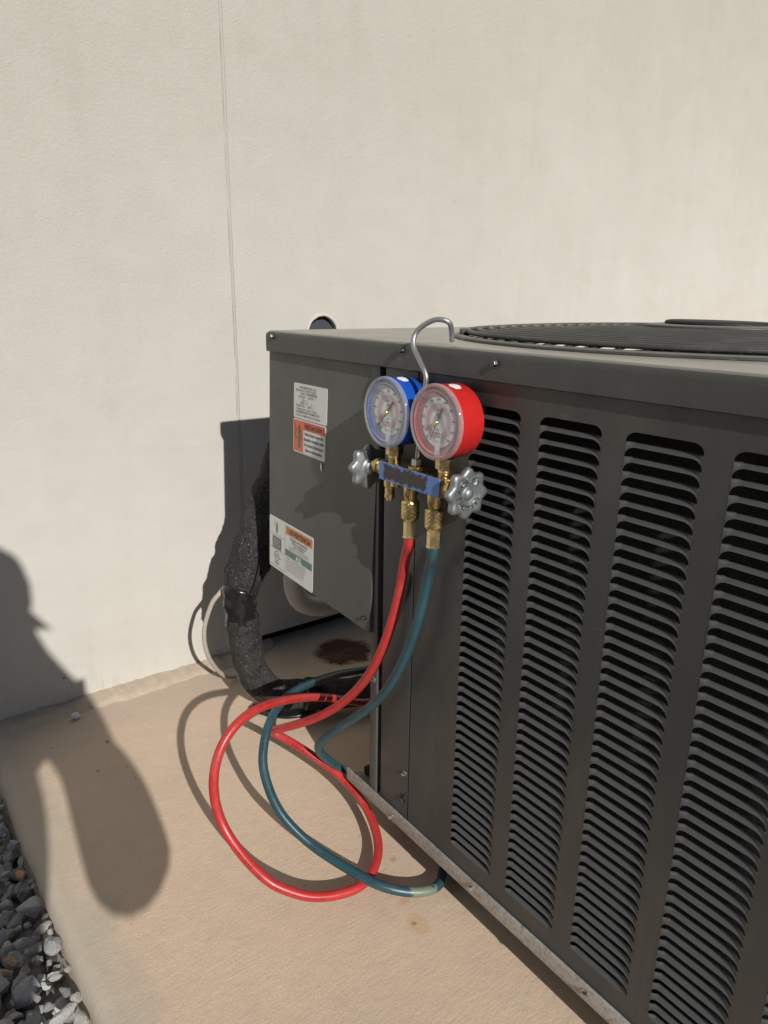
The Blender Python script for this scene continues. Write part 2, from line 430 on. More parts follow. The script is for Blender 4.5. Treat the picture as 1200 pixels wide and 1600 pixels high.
def tube(bm, path, rad, seg=14, caps=True, flat=None, rough=0.0, nscale=40):
    """sweep with parallel transport; rad number or list; flat=(axis vector, factor) squashes across"""
    n = len(path); rr = rad if isinstance(rad, (list, tuple)) else [rad]*n
    uvl = bm.loops.layers.uv.verify()
    T = [((path[min(i+1, n-1)] - path[max(i-1, 0)]).normalized()) for i in range(n)]
    u = T[0].cross(Vector((0, 0, 1))); u = u.normalized() if u.length > .1 else T[0].orthogonal().normalized()
    rings = []; L = [0.0]
    for i in range(1, n): L.append(L[-1] + (path[i]-path[i-1]).length)
    for i in range(n):
        u = (u - T[i]*u.dot(T[i])).normalized(); w = T[i].cross(u); ring = []
        for k in range(seg):
            th = 2*math.pi*k/seg; d = u*math.cos(th) + w*math.sin(th); r = rr[i]
            if flat: r *= 1 - flat[1]*abs(d.dot(Vector(flat[0]).normalized()))
            if rough: r *= 1 + rough*(noise.noise((path[i]+d*r)*nscale) + .5*noise.noise((path[i]+d*r)*nscale*2.7))
            ring.append(bm.verts.new(path[i] + d*r))
        rings.append(ring)
    for i in range(n-1):
        for k in range(seg):
            j = (k+1) % seg
            f = bm.faces.new((rings[i][k], rings[i][j], rings[i+1][j], rings[i+1][k]))
            for lp, uv in zip(f.loops, ((L[i], k/seg), (L[i], (k+1)/seg), (L[i+1], (k+1)/seg), (L[i+1], k/seg))): lp[uvl].uv = uv
    if caps: bm.faces.new(rings[0]); bm.faces.new(rings[-1])
def resample(path, step):
    out = [path[0]]; acc = 0
    for a, b in zip(path, path[1:]):
        d = (b-a).length
        while acc + d >= step:
            t = (step-acc)/d; a = a.lerp(b, t); out.append(a.copy()); d = (b-a).length; acc = 0
        acc += d
    out.append(path[-1]); return out
_tc = {}
def text_polys(body, size, align='CENTER', extrude=0, bold=0.0):
    """list of verts and faces of flat lettering in the xy plane"""
    key = (body, size, align, extrude, bold)
    if key in _tc: return _tc[key]
    cu = bpy.data.curves.new('lettering', 'FONT'); cu.body = body; cu.size = size; cu.align_x = align; cu.extrude = extrude
    cu.resolution_u = 2; cu.offset = bold
    o = bpy.data.objects.new('lettering', cu); COL.objects.link(o)
    dg = bpy.context.evaluated_depsgraph_get(); me = o.evaluated_get(dg).to_mesh()
    r = ([v.co.copy() for v in me.vertices], [tuple(p.vertices) for p in me.polygons])
    o.evaluated_get(dg).to_mesh_clear(); bpy.data.objects.remove(o); bpy.data.curves.remove(cu)
    _tc[key] = r; return r
def add_text(bm, body, size, fn, align='CENTER', extrude=0, bold=0.0, xs=1.0):
    vs, fs = text_polys(body, size, align, extrude, bold)
    nv = [bm.verts.new(fn(Vector((v.x*xs, v.y, v.z)))) for v in vs]
    for f in fs:
        try: bm.faces.new([nv[i] for i in f])
        except ValueError: pass

# ------------------------------------------------------------------ setting: gravel ground, concrete pad
WY = 1.383                                                     # wall face
bm = bmesh.new(); bmesh.ops.create_grid(bm, x_segments=8, y_segments=8, size=30)
for v in bm.verts: v.co.z = -.075
gravel = tag(obj('gravel_bed', bm, M['gravel']), kind='structure')

EX = .103                                                      # free edge of the pad
bm = bmesh.new()
prof = [(EX-.004, -.14), (EX-.003, -.02), (EX, -.011), (EX+.004, -.005), (EX+.011, -.0012), (EX+.02, 0)]
xs_in = [EX+.02+i*.03 for i in range(1, 20)] + [1.0, 1.6, 2.6, 4.0]
N = 150
ys = [-1.6 + (WY+.03+1.6)*i/N for i in range(N+1)]
grid = []
for y in ys:
    row = []
    for k, (x, z) in enumerate(prof):
        j = noise.noise(Vector((y*7, 1.3, k*.2)))*.003 + noise.noise(Vector((y*40, 5.3, k)))*.0012
        row.append(bm.verts.new((x + j + .003 + (1.2-y)*.022, y, z + (noise.noise(Vector((y*30, 9, k)))*.0012 if 0 < k < 5 else 0))))
    for x in xs_in:
        if x < .3: x += (.003 + (1.2-y)*.022)*(.3-x)/.18
        row.append(bm.verts.new((x, y, noise.noise(Vector((x*6, y*6, 0)))*.0008)))
    grid.append(row)
for a, b in zip(grid, grid[1:]):
    for i in range(len(a)-1): bm.faces.new((a[i], a[i+1], b[i+1], b[i]))
pad = tag(obj('concrete_pad', bm, M['concrete'], smooth=True), kind='structure')

# crushed stones along the pad edge: single stones as children of the gravel bed, fines joined as one
def stone_mesh(i, n=15):
    rnd = random.Random(100+i); bm = bmesh.new()
    ax = (rnd.uniform(.75, 1.15), rnd.uniform(.5, .85), rnd.uniform(.4, .7))
    for _ in range(n):
        v = Vector((rnd.gauss(0, 1), rnd.gauss(0, 1), rnd.gauss(0, 1))).normalized()*rnd.uniform(.8, 1.05)
        bm.verts.new((v.x*ax[0], v.y*ax[1], v.z*ax[2]))
    r = bmesh.ops.convex_hull(bm, input=bm.verts)
    bmesh.ops.delete(bm, geom=[v for v in bm.verts if not v.link_faces], context='VERTS')
    bmesh.ops.triangulate(bm, faces=bm.faces); bmesh.ops.subdivide_edges(bm, edges=list(bm.edges), cuts=1, use_grid_fill=True)
    for v in bm.verts: v.co *= (1 + .13*noise.noise(v.co*2.1 + Vector((i*3.1, 0, 0))) + .05*noise.noise(v.co*6))
    bmesh.ops.smooth_vert(bm, verts=bm.verts, factor=.35, use_axis_x=True, use_axis_y=True, use_axis_z=True)
    bmesh.ops.triangulate(bm, faces=[f for f in bm.faces if len(f.verts) > 4])
    me = bpy.data.meshes.new('stone'); bm.to_mesh(me); bm.free(); me.materials.append(M['stone'])
    me.polygons.foreach_set('use_smooth', [False]*len(me.polygons)); return me
SM = [stone_mesh(i) for i in range(12)]
rnd = random.Random(5); placed = []
def try_stone(rmin, rmax, tries, x0, x1, y0, y1, z, cap, k=.78):
    c = 0
    for _ in range(tries):
        if c >= cap: break
        r = rnd.uniform(rmin, rmax); y = rnd.uniform(y0, y1); x = rnd.uniform(x0, x1 + (1.2-y)*.022 - r*.62)
        if any((x-a)**2 + (y-b)**2 < ((r+q)*k)**2 for a, b, q, zz in placed if abs(zz-z) < .02): continue
        placed.append((x, y, r, z)); c += 1
        o = link('stone', SM[rnd.randrange(12)], None, gravel, (x, y, z + .075 + rnd.uniform(-.008, .010) - .075))
        o.rotation_euler = (rnd.uniform(-.6, .6), rnd.uniform(-.6, .6), rnd.uniform(0, 6.3))
        o.scale = (r*rnd.uniform(.95, 1.2), r*rnd.uniform(.9, 1.1), r*rnd.uniform(.9, 1.2))
try_stone(.024, .032, 4000, -.20, EX, .50, 1.36, -.034, 34, .74)
try_stone(.014, .022, 12000, -.16, EX, .55, 1.37, -.030, 130, .74)
try_stone(.007, .013, 12000, -.04, EX+.002, .62, 1.37, -.022, 130, .74)
bm = bmesh.new()
for i in range(1500):
    x = rnd.uniform(-.5, EX-.006); y = rnd.uniform(.3, 1.37); r = rnd.uniform(.006, .014)
    t = bmesh.ops.create_icosphere(bm, subdivisions=1, radius=r, matrix=Matrix.Translation((x, y, -.066+rnd.uniform(0, .012))) @ Matrix.Rotation(rnd.uniform(0, 6), 4, 'Z') @ Matrix.Diagonal((1.2, .8, .7, 1)))
    for v in t['verts']: v.co += Vector((rnd.uniform(-1, 1), rnd.uniform(-1, 1), rnd.uniform(-1, 1)))*r*.22
tag(obj('gravel_fines', bm, M['stone'], gravel), kind='stuff')

bm = bmesh.new(); rg_ = random.Random(21)
for i in range(60):
    x = EX + .03 + abs(rg_.gauss(0, .30)); y = WY - .05 - abs(rg_.gauss(0, .30)); r = rg_.uniform(.0006, .0019) if i % 12 else rg_.uniform(.002, .0034)
    if y < .3: continue
    t = bmesh.ops.create_icosphere(bm, subdivisions=1, radius=r, matrix=Matrix.Translation((x, y, r*.35)) @ Matrix.Rotation(rg_.uniform(0, 6), 4, 'Z') @ Matrix.Diagonal((1.2, .8, .6, 1)))
    for v in t['verts']: v.co += Vector((rg_.uniform(-1, 1), rg_.uniform(-1, 1), rg_.uniform(-1, 1)))*r*.25
tag(obj('grit', bm, simple('grit', (.46, .38, .30), .9, var=.5, scale=300), pad), kind='stuff')

# ------------------------------------------------------------------ wall
wall = empty('stucco_wall', (.65, WY, 0), 'tall cream stucco wall with a fine vertical joint behind the condenser', 'wall')
HC = (.866, .713); HR = .0385                                   # round pipe opening, just above the lid
bm = bmesh.new()
def wall_plate(bm, x0, x1, z0, z1):
    a = [bm.verts.new((x, WY, z)) for x, z in ((x0, z0), (x1, z0), (x1, z1), (x0, z1))]; bm.faces.new(a)
sq = .06; n = 48
ring = [bm.verts.new((HC[0]+HR*(1+.03*noise.noise(Vector((math.cos(t)*2, math.sin(t)*2, 0))))*math.cos(t), WY, HC[1]+HR*math.sin(t))) for t in [2*math.pi*i/n for i in range(n)]]
outer = []
for i in range(n):
    t = 2*math.pi*i/n; c, s_ = math.cos(t), math.sin(t); k = sq/max(abs(c), abs(s_)); outer.append(bm.verts.new((HC[0]+c*k, WY, HC[1]+s_*k)))
for i in range(n):
    j = (i+1) % n; bm.faces.new((ring[i], outer[i], outer[j], ring[j]))
x0, x1, z0, z1 = HC[0]-sq, HC[0]+sq, HC[1]-sq, HC[1]+sq
GX, GZ = .690, .030                                               # right of here the wall face ends above the pad
wall_plate(bm, -9, GX, -.3, GZ); wall_plate(bm, -9, x0, GZ, 5); wall_plate(bm, x1, 11, GZ, 5); wall_plate(bm, x0, x1, GZ, z0); wall_plate(bm, x0, x1, z1, 5)
q = [bm.verts.new(c) for c in ((GX, WY, GZ), (11, WY, GZ), (11, WY+.05, GZ), (GX, WY+.05, GZ))]; bm.faces.new(q)
# return (thickness) of the opening
back = [bm.verts.new((v.co.x, WY+.12, v.co.z)) for v in ring]
for i in range(n): j = (i+1) % n; bm.faces.new((ring[i], ring[j], back[j], back[i]))
def absolute(o, par):                                            # parts are modelled in world coordinates
    o.matrix_parent_inverse = Matrix.Translation(-par.location); return o
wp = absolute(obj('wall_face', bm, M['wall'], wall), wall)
bm = bmesh.new(); lathe(bm, [(0, .012), (HR*.985, .012)], (HC[0], WY, HC[1]), (0, 1, 0), 40, cap=False)  # dark disc set a little way inside the opening
absolute(obj('opening_disc', bm, M['hole'], wall), wall)
bm = bmesh.new(); box(bm, (GX-.02, WY+.05, -.2), (11, WY+.09, .2)); absolute(obj('wall_foot_backing', bm, M['dark'], wall), wall)  # dark box behind the open strip at the wall's foot
bm = bmesh.new()                                                 # crumbly plaster rim
pr = [Vector((HC[0]+(HR+.0015)*math.cos(t), WY-.001, HC[1]+(HR+.0015)*math.sin(t))) for t in [2*math.pi*i/60 for i in range(61)]]
tube(bm, pr, [.0035+.0016*noise.noise(p*90) for p in pr], 8, False)
absolute(obj('plaster_rim', bm, simple('plaster', (.50, .47, .42), .9, var=.1, bump=.5), wall, smooth=True), wall)
bm = bmesh.new()                                                 # caulked joint: a low bead with a crack beside it
pts = []
for i in range(120):
    z = i/119*3.2; pts.append(Vector((.6575 + .0012*noise.noise(Vector((0, 0, z*6))) , WY+.0016, z)))
tube(bm, pts, [.0034*(1+.35*noise.noise(p*50)) for p in pts], 8, False)
absolute(obj('caulk_bead', bm, M['caulk'], wall, smooth=True), wall)
bm = bmesh.new()
pts = [Vector((.6535+.0012*noise.noise(Vector((3, 0, i/119*3.2*6))) + .0006*noise.noise(Vector((3, 0, i*1.7))), WY+.0004, i/119*3.2)) for i in range(120)]
tube(bm, pts, [max(.0002, .0007*(1+1.1*noise.noise(p*30))) for p in pts], 6, False)
absolute(obj('joint_crack', bm, simple('crack_shade', (.27, .235, .19), .9), wall), wall)
bm = bmesh.new(); box(bm, (.2545, WY-.0007, .0605), (.2595, WY+.002, .0640), .0008, 1)
absolute(obj('chipped_spot', bm, simple('chip', (.12, .10, .09), .9), wall), wall)

# trowelled mortar strip at the foot of the wall
bm = bmesh.new(); rows = []
NX = 260
for i in range(NX+1):
    x = EX + .004 + (.712-EX)*(i/NX); row = []; fade = min(1, (.712-x)/.05)
    wv = (.046 + .010*noise.noise(Vector((x*9, 0, 0))) + .006*noise.noise(Vector((x*40, 2, 0))))*(.3+.7*fade)
    for k in range(7):
        t = k/6; y = WY + .01 - t*(wv+.01)
        z = (.0105 + .005*noise.noise(Vector((x*22, 3, 0))) + .003*noise.noise(Vector((x*90, 4, 0))))*(1-t)**.8 + .0035*(1-t**6) + .0012*noise.noise(Vector((x*60, y*60, 2)))*(1 if 0 < k < 6 else 0)
        if k == 6: z = -.002
        row.append(bm.verts.new((x, y, z)))
    rows.append(row)
for a, b in zip(rows, rows[1:]):
    for k in range(6): bm.faces.new((a[k], b[k], b[k+1], a[k+1]))
tag(obj('mortar_strip', bm, M['mortar'], pad, smooth=True))

# ------------------------------------------------------------------ condenser unit
XF = .5356; ZT = .741; ZB = .089; YN = .05; XB = 1.42
unit = empty('condenser_unit', (.95, .5, 0), 'dark grey outdoor condenser with louvered side standing on the concrete pad', 'air conditioner')
def U(name, bm, mat, **k):
    par = k.pop('parent', unit); o = obj(name, bm, mat, par, **k); o.matrix_parent_inverse = Matrix.Translation(-unit.location) if par is unit else par_inv(par); return o
def par_inv(par): return Matrix.Identity(4)                       # parts carry world coordinates; sub-parts share their part's space
# lid
FC = (.93, .51); FR = .333
lid_x0, lid_x1, lid_y0, lid_y1 = .5296, XB+.012, YN-.012, 1.008
bm = bmesh.new()
cr = .006
def rect_pt(t, grow):
    cx, cy = FC; c, s_ = math.cos(t), math.sin(t)
    ks = []
    if c > 1e-9: ks.append((lid_x1-grow-cx)/c)
    if c < -1e-9: ks.append((lid_x0+grow-cx)/c)
    if s_ > 1e-9: ks.append((lid_y1-grow-cy)/s_)
    if s_ < -1e-9: ks.append((lid_y0+grow-cy)/s_)
    k = min(ks); return cx+c*k, cy+s_*k
angs = [2*math.pi*i/96 for i in range(96)]
angs += [math.atan2(y-FC[1], x-FC[0]) % (2*math.pi) for x in (lid_x0, lid_x1) for y in (lid_y0, lid_y1)]
angs = sorted(set(round(a, 5) for a in angs)); n = len(angs)
rings = []
rings.append([bm.verts.new((FC[0]+FR*math.cos(t), FC[1]+FR*math.sin(t), ZT-.02)) for t in angs])
rings.append([bm.verts.new((FC[0]+FR*math.cos(t), FC[1]+FR*math.sin(t), ZT)) for t in angs])
for g, z in ((.010, ZT), (.006, ZT-.0004), (.0026, ZT-.0022), (.0006, ZT-.005), (0, ZT-.009), (0, ZT-.0305), (.0012, ZT-.0315), (.004, ZT-.0315), (.004, ZT-.012)):
    rings.append([bm.verts.new((*rect_pt(t, g), z)) for t in angs])
for A, B in zip(rings, rings[1:]):
    for i in range(n): j = (i+1) % n; bm.faces.new((A[i], A[j], B[j], B[i]))
lid = U('lid', bm, M['paint_lid'], angle=50)
def hex_screw(name, p, mat, parent, r=.0048, axis=(-1, 0, 0), washer=True):
    bm = bmesh.new()
    if washer: lathe(bm, [(r*1.45, -.0005), (r*1.45, .0008), (r*1.2, .0012)], p, axis, 18)
    lathe(bm, [(r, 0), (r, .0042), (r*.86, .005)], p, axis, 6, up=(0, .3, 1))
    return U(name, bm, mat, parent=parent, angle=40)
for y, z in ((.986, .7325), (.671, .732), (.519, .7285)): hex_screw('screw', (lid_x0+.0003, y, z), M['screw'], lid, .0036)

# body shell (dark inside) and far end
bm = bmesh.new(); box(bm, (.575, YN+.01, ZB), (XB-.02, .735, ZT-.034)); U('coil', bm, M['coil'])
bm = bmesh.new(); box(bm, (.556, .7375, ZB), (XB, .7405, ZT-.03)); U('end_panel', bm, M['paint'])
# corner post beside the dark gap, filler strip
bm = bmesh.new(); box(bm, (XF-.0004, .7215, ZB-.004), (.56, .7372, .71), .0012, 2); post = U('corner_post', bm, M['paint_panel'], angle=40)
hex_screw('screw', (XF-.0004, .7275, .272), M['screw_zinc'], post, .003)
bm = bmesh.new(); box(bm, (XF, .6475, ZB-.003), (.556, .7105, .7098), .0015, 2); strip = U('filler_strip', bm, M['paint'], angle=40)
hex_screw('screw', (XF, .6405+.0135, .161), M['screw_zinc'], strip, .0026)
hex_screw('bolt', (XF, .6465+.0125, .1165), M['screw'], strip, .0052)
# louvered panel
W = .0722; YL = [.4855, .3885, .2915, .1952, .0985]
PITCH_Z = (.674-.1188)/42; HS = .0042; TIP0 = .674
ztop = TIP0 - HS + PITCH_Z; zbot = TIP0 - 42*PITCH_Z - HS
bm = bmesh.new()
y_edges = sorted([YN, .6452] + [v for y in YL for v in (y, y+W)])
def prism(bm, poly, x0, x1):
    A = [bm.verts.new((x0, y, z)) for y, z in poly]; B = [bm.verts.new((x1, y, z)) for y, z in poly]
    bm.faces.new(A); bm.faces.new(B[::-1])
    for i in range(len(poly)): j = (i+1) % len(poly); bm.faces.new((A[i], A[j], B[j], B[i]))
ry, rz = .0105, .0086
def sheet(bm, poly): bm.faces.new([bm.verts.new((XF, y, z)) for y, z in poly])
for a, b in zip(y_edges, y_edges[1:]):
    if any(abs(a-y) < 1e-6 for y in YL):
        sheet(bm, [(a, ZB), (b, ZB), (b, zbot), (a, zbot)])
        arcL = [(a+ry-ry*math.cos(t), ztop-rz+rz*math.sin(t)) for t in [math.pi/2*i/6 for i in range(7)]]
        arcR = [(b-ry+ry*math.sin(t), ztop-rz+rz*math.cos(t)) for t in [math.pi/2*i/6 for i in range(7)]]
        sheet(bm, arcL + arcR + [(b, .7098), (a, .7098)])
    else: sheet(bm, [(a, ZB), (b, ZB), (b, .7098), (a, .7098)])
# folded edge at the seam
bm.faces.new([bm.verts.new(c) for c in ((XF, .6452, ZB), (XF+.012, .6452, ZB), (XF+.012, .6452, .7098), (XF, .6452, .7098))])
bmesh.ops.remove_doubles(bm, verts=bm.verts, dist=1e-6)
lp = U('louver_panel', bm, M['paint'])
def slat_mesh(last):
    bm = bmesh.new(); D = .0056
    ysamp = [0, .0006, .0014, .0024, .0036, .005, .0066, .0084, .0105]; ysamp = ysamp + [W-y for y in reversed(ysamp)]
    cols = []
    for y in ysamp:
        e = min(y, W-y); dz = 0 if (last or e >= ry) else rz*(1-math.sqrt(max(0, 1-((ry-e)/ry)**2)))
        tp = min(1, e/.0075); tp = tp*tp*(3-2*tp)
        col = []
        for v in (0, .08, .35, .7, 1.0):
            z = -dz + v*(HS+dz); vv = max(0, (z+0.0*dz)/HS) if dz else v
            vv = v
            col.append(bm.verts.new((D*tp*(vv**1.15) - .0002, y, z)))
        # thin lip down at the back edge
        col.append(bm.verts.new((D*tp+.0004, y, HS-.0012)))
        cols.append(col)
    for a, b in zip(cols, cols[1:]):
        for k in range(5): bm.faces.new((a[k], b[k], b[k+1], a[k+1]))
    me = bpy.data.meshes.new('louver_slat'); bmesh.ops.recalc_face_normals(bm, faces=bm.faces); bm.to_mesh(me); bm.free()
    me.polygons.foreach_set('use_smooth', [True]*len(me.polygons)); me.materials.append(M['slat']); return me
SLM, SLL = slat_mesh(False), slat_mesh(True)
for y in YL:
    for k in range(43):
        o = link('louver_slat', SLL if k == 42 else SLM, None, lp); o.location = (XF, y, TIP0 - HS - k*PITCH_Z)
# base rail and pan
bm = bmesh.new(); box(bm, (.5316, YN-.01, .0690), (.5352, .7925, .0895), .0009, 2); box(bm, (.5352, YN-.01, .0690), (.56, .7925, .0715)); 
rail = U('base_rail', bm, M['rail'], angle=40)
for y, z in ((.678, .0765), (.511, .082), (.335, .080)): hex_screw('screw', (.5316, y, z), M['screw_zinc'], rail, .0034)
bm = bmesh.new(); box(bm, (.5605, YN, .0705), (XB, .786, .083)); U('base_pan', bm, M['dark'])
for x, y in ((.62, .70), (XB-.08, .70), (.62, .12), (XB-.08, .12)):
    bm = bmesh.new(); box(bm, (x-.03, y-.03, 0), (x+.03, y+.03, .0703), .006, 2); U('foot', bm, M['rubber'], angle=40)
# overhanging service compartment with its own cover
PN = [(.5378, .7225), (.5295, .7325)]                              # near edge (X,Y) top, bottom
PF = [(.5362, 1.0100), (.5240, 1.0105)]
CT, CB, CF = .7098, .3445, .3615                                   # top, bottom near, bottom far: the cover hangs a little askew
def cover(s, z, off=0.0):
    """s: 0 near edge .. 1 far edge (s*.2875 metres), z height at the near edge -> point on the slightly sprung cover"""
    t = (CT-z)/(CT-CB)
    a = Vector((PN[0][0]*(1-t)+PN[1][0]*t, PN[0][1]*(1-t)+PN[1][1]*t, z)); b = Vector((PF[0][0]*(1-t)+PF[1][0]*t, PF[0][1]*(1-t)+PF[1][1]*t, CT - t*(CT-CF)))
    return a.lerp(b, s) + Vector((-off, off*.01, 0))
bm = bmesh.new(); g = [[bm.verts.new(cover(i/10, CB+(CT-CB)*j/10)) for j in range(11)] for i in range(11)]
for i in range(10):
    for j in range(10): bm.faces.new((g[i][j], g[i+1][j], g[i+1][j+1], g[i][j+1]))
def flange(bm, ring, dx):
    q = [bm.verts.new(v.co + Vector((dx, 0, 0))) for v in ring]
    for i in range(len(ring)-1): bm.faces.new((ring[i], ring[i+1], q[i+1], q[i]))
flange(bm, [g[0][j] for j in range(11)], .0075); flange(bm, [g[10][j] for j in range(11)], .02); flange(bm, [g[i][0] for i in range(11)], .012)
cov = U('service_cover', bm, M['paint_panel'], angle=30)
hex_screw('screw', tuple(cover(.041, .363, .0002)), M['screw'], cov, .0026, washer=True)
bm = bmesh.new(); box(bm, (.5485, .742, CF+.004), (.86, 1.004, CT-.001)); U('service_compartment', bm, M['paint'])
bm = bmesh.new(); tube(bm, [cover(.458, .5585, .0006), cover(.457, .552, .0008), cover(.453, .5465, .0006)], [.0012, .0017, .0008], 6); U('paint_drip', bm, M['white'], smooth=True)

# fan grille on the lid
fan = bmesh.new()
def ring_pts(r, z, n=96): return [Vector((FC[0]+r*math.cos(2*math.pi*i/n), FC[1]+r*math.sin(2*math.pi*i/n), z)) for i in range(n+1)]
def torus_bm(r, z, tr, n=96, seg=6):
    bm = bmesh.new(); pts = [Vector((r*math.cos(2*math.pi*i/n), r*math.sin(2*math.pi*i/n), 0)) for i in range(n)]
    rings = []
    for i, p in enumerate(pts):
        d = p.normalized(); rings.append([bm.verts.new(p + d*tr*math.cos(2*math.pi*k/seg) + Vector((0, 0, tr*math.sin(2*math.pi*k/seg)))) for k in range(seg)])
    for i in range(n):
        A, B = rings[i], rings[(i+1) % n]
        for k in range(seg): j = (k+1) % seg; bm.faces.new((A[k], B[k], B[j], A[j]))
    return bm
bm = bmesh.new(); lathe(bm, [(FR+.012, ZT+.0005), (FR+.012, ZT+.003), (FR+.004, ZT+.0045), (FR-.004, ZT+.003), (FR-.004, ZT-.02)], (*FC, 0), (0, 0, 1), 128, cap=False)
gd = U('fan_guard', bm, M['guard'], smooth=True)
def gz_(r): return ZT + .0074 + .0092*(1-(r/.333)**3)
for i in range(15):
    r = .327 - i*.0150
    o = U('guard_ring', torus_bm(r, 0, .0032), M['guard'], parent=gd, smooth=True); o.location = (*FC, gz_(r))
c0 = Vector((*FC, 0))
for k in range(72):
    t = 2*math.pi*k/72 + .13; d = Vector((math.cos(t), math.sin(t), 0)); bm = bmesh.new()
    rs = (.08, .15, .22, .29, .325, .337) if k % 6 == 0 else (.285, .31, .330, .338)
    tube(bm, [c0 + d*r + Vector((0, 0, gz_(r)-.0048 if r < .326 else ZT + .0015)) for r in rs], .0026 if k % 6 == 0 else .0021, 6); U('guard_spoke', bm, M['guard'], parent=gd, smooth=True)
for k in range(4):
    t = R(228) + k*math.pi/2
    bm = bmesh.new(); box(bm, (-.016, -.007, 0), (.016, .007, .0085), .003, 3)
    for v in bm.verts: v.co = Matrix.Rotation(t+math.pi/2, 3, 'Z') @ v.co + Vector((FC[0]+(FR-.002)*math.cos(t), FC[1]+(FR-.002)*math.sin(t), ZT+.003))
    U('guard_clip', bm, M['guard'], parent=gd, smooth=True)
bm = bmesh.new(); lathe(bm, [(0, .004), (.086, .004), (.092, .0055), (.095, .008), (.092, .0098), (.086, .0105), (.06, .0108)], (FC[0], FC[1], ZT+.011), (0, 0, 1), 72, cap=False)
hub = U('hub_plate', bm, M['guard'], parent=gd, smooth=True)
bm = bmesh.new(); lathe(bm, [(.067, .0098), (.069, .0115), (.067, .0140), (.062, .0150), (.05, .0147), (0, .0140)], (FC[0], FC[1], ZT+.011), (.008, -.012, 1), 72, cap=False)
U('hub_cap', bm, M['rubber'], parent=gd, smooth=True)
for k in range(3):
    bm = bmesh.new(); t0 = k*2*math.pi/3
    rows = [[bm.verts.new((FC[0]+r*math.cos(t0+a*1.3), FC[1]+r*math.sin(t0+a*1.3), .655+.05*a)) for a in (0, .25, .5, .75, 1)] for r in (.06, .15, .24, .31)]
    for A, B in zip(rows, rows[1:]):
        for i in range(4): bm.faces.new((A[i], A[i+1], B[i+1], B[i]))
    U('fan_blade', bm, M['dark'], smooth=True)

# stickers: u measured from the cover's near edge towards the wall, 0..0.275
def sticker(name, u0, z0, w, h, mat, rad=.003, label=None, off=.0005, kx=1, ky=1):
    bm = bmesh.new(); pts = []
    for cx, cy, a0 in ((w-rad, -rad, 0), (rad, -rad, 90), (rad, -h+rad, 180), (w-rad, -h+rad, 270)):
        for i in range(5): a = R(a0+i*22.5); pts.append((cx+rad*math.cos(a), cy+rad*math.sin(a)))
    F = lambda x, y, o=off: cover((u0-x*kx)/.2875, z0+y*ky, o)
    A = [bm.verts.new(F(x, y)) for x, y in pts]; B = [bm.verts.new(F(x, y, -.0002)) for x, y in pts]
    c = bm.verts.new(F(w/2, -h/2))
    for i in range(len(A)): j = (i+1) % len(A); bm.faces.new((A[i], A[j], c)); bm.faces.new((A[i], B[i], B[j], A[j]))
    o = U(name, bm, mat)
    if label: o['label'] = label
    return o, F
def patch(par, F, name, x0, y0, x1, y1, mat, off=.0008):
    bm = bmesh.new(); N = 4
    g = [[bm.verts.new(F(x0+(x1-x0)*i/N, y0+(y1-y0)*j/N, off)) for j in range(N+1)] for i in range(N+1)]
    for i in range(N):
        for j in range(N): bm.faces.new((g[i][j], g[i+1][j], g[i+1][j+1], g[i][j+1]))
    return U(name, bm, mat, parent=par)
def letters(par, F, lines, mat, name='lettering', off=.0011):
    bm = bmesh.new()
    for body, size, x, y, al, bold, xs in lines:
        add_text(bm, body, size, lambda v: F(x+v.x, y+v.y, off), al, 0, bold, xs)
    return U(name, bm, mat, parent=par)

s1, F1 = sticker('rating_sticker', .2115, .6677, .1030, .0535, M['sticker'], .003, 'white printed rating sticker at the top of the cover', kx=.883, ky=.99)
letters(s1, F1, [('INFORMATION  LLC', .0046, .046, -.0068, 'CENTER', .00008, 1.25),
    ('Manufactured:', .0044, .038, -.0112, 'RIGHT', .00005, 1.15), ('M-115 12/24', .0044, .042, -.0112, 'LEFT', .00008, 1.2),
    ('Model:', .0044, .038, -.0158, 'RIGHT', .00005, 1.1), ('GA14RZXR', .0048, .042, -.0158, 'LEFT', .00012, 1.35),
    ('Electrical:', .0044, .038, -.0204, 'RIGHT', .00005, 1.2), ('- 60 Hz  1', .0044, .045, -.0204, 'LEFT', .00008, 1.3),
    ('Type:', .0044, .038, -.0250, 'RIGHT', .00005, 1.1), ('1', .0044, .042, -.0250, 'LEFT', .00008, 1.2),
    ('Weight:', .0044, .038, -.0296, 'RIGHT', .00005, 1.2), ('8        5', .0044, .042, -.0296, 'LEFT', .00008, 1.3),
    ('Design Press.:', .0044, .038, -.0342, 'RIGHT', .00005, 1.15), ('(450)   2', .0044, .046, -.0342, 'LEFT', .00008, 1.2),
    ('Temperatura: 1 fase  2 wires', .0044, .008, -.0392, 'LEFT', .00006, 1.28),
    ('ENSAMBLADO EN MEXICO', .0046, .010, -.0440, 'LEFT', .00010, 1.3),
    ('La Placa de Manufactura Original', .0044, .008, -.0490, 'LEFT', .00006, 1.32)], M['ink_soft'])
s2, F2 = sticker('precaution_sticker', .2122, .6135, .1035, .0542, M['sticker'], .004, 'orange and white precaution sticker with a hand symbol', kx=.871, ky=.96)
patch(s2, F2, 'orange_field', .0022, -.0020, .1010, -.0520, M['st_orange'])
patch(s2, F2, 'red_band', .036, -.0022, .1008, -.0148, M['st_red'], .0010)
patch(s2, F2, 'white_field', .0345, -.0152, .1020, -.0522, M['sticker'], .0010)
letters(s2, F2, [('PRECAUCION !', .0098, .069, -.0120, 'CENTER', .0001, .88)], M['ink'], off=.0013)
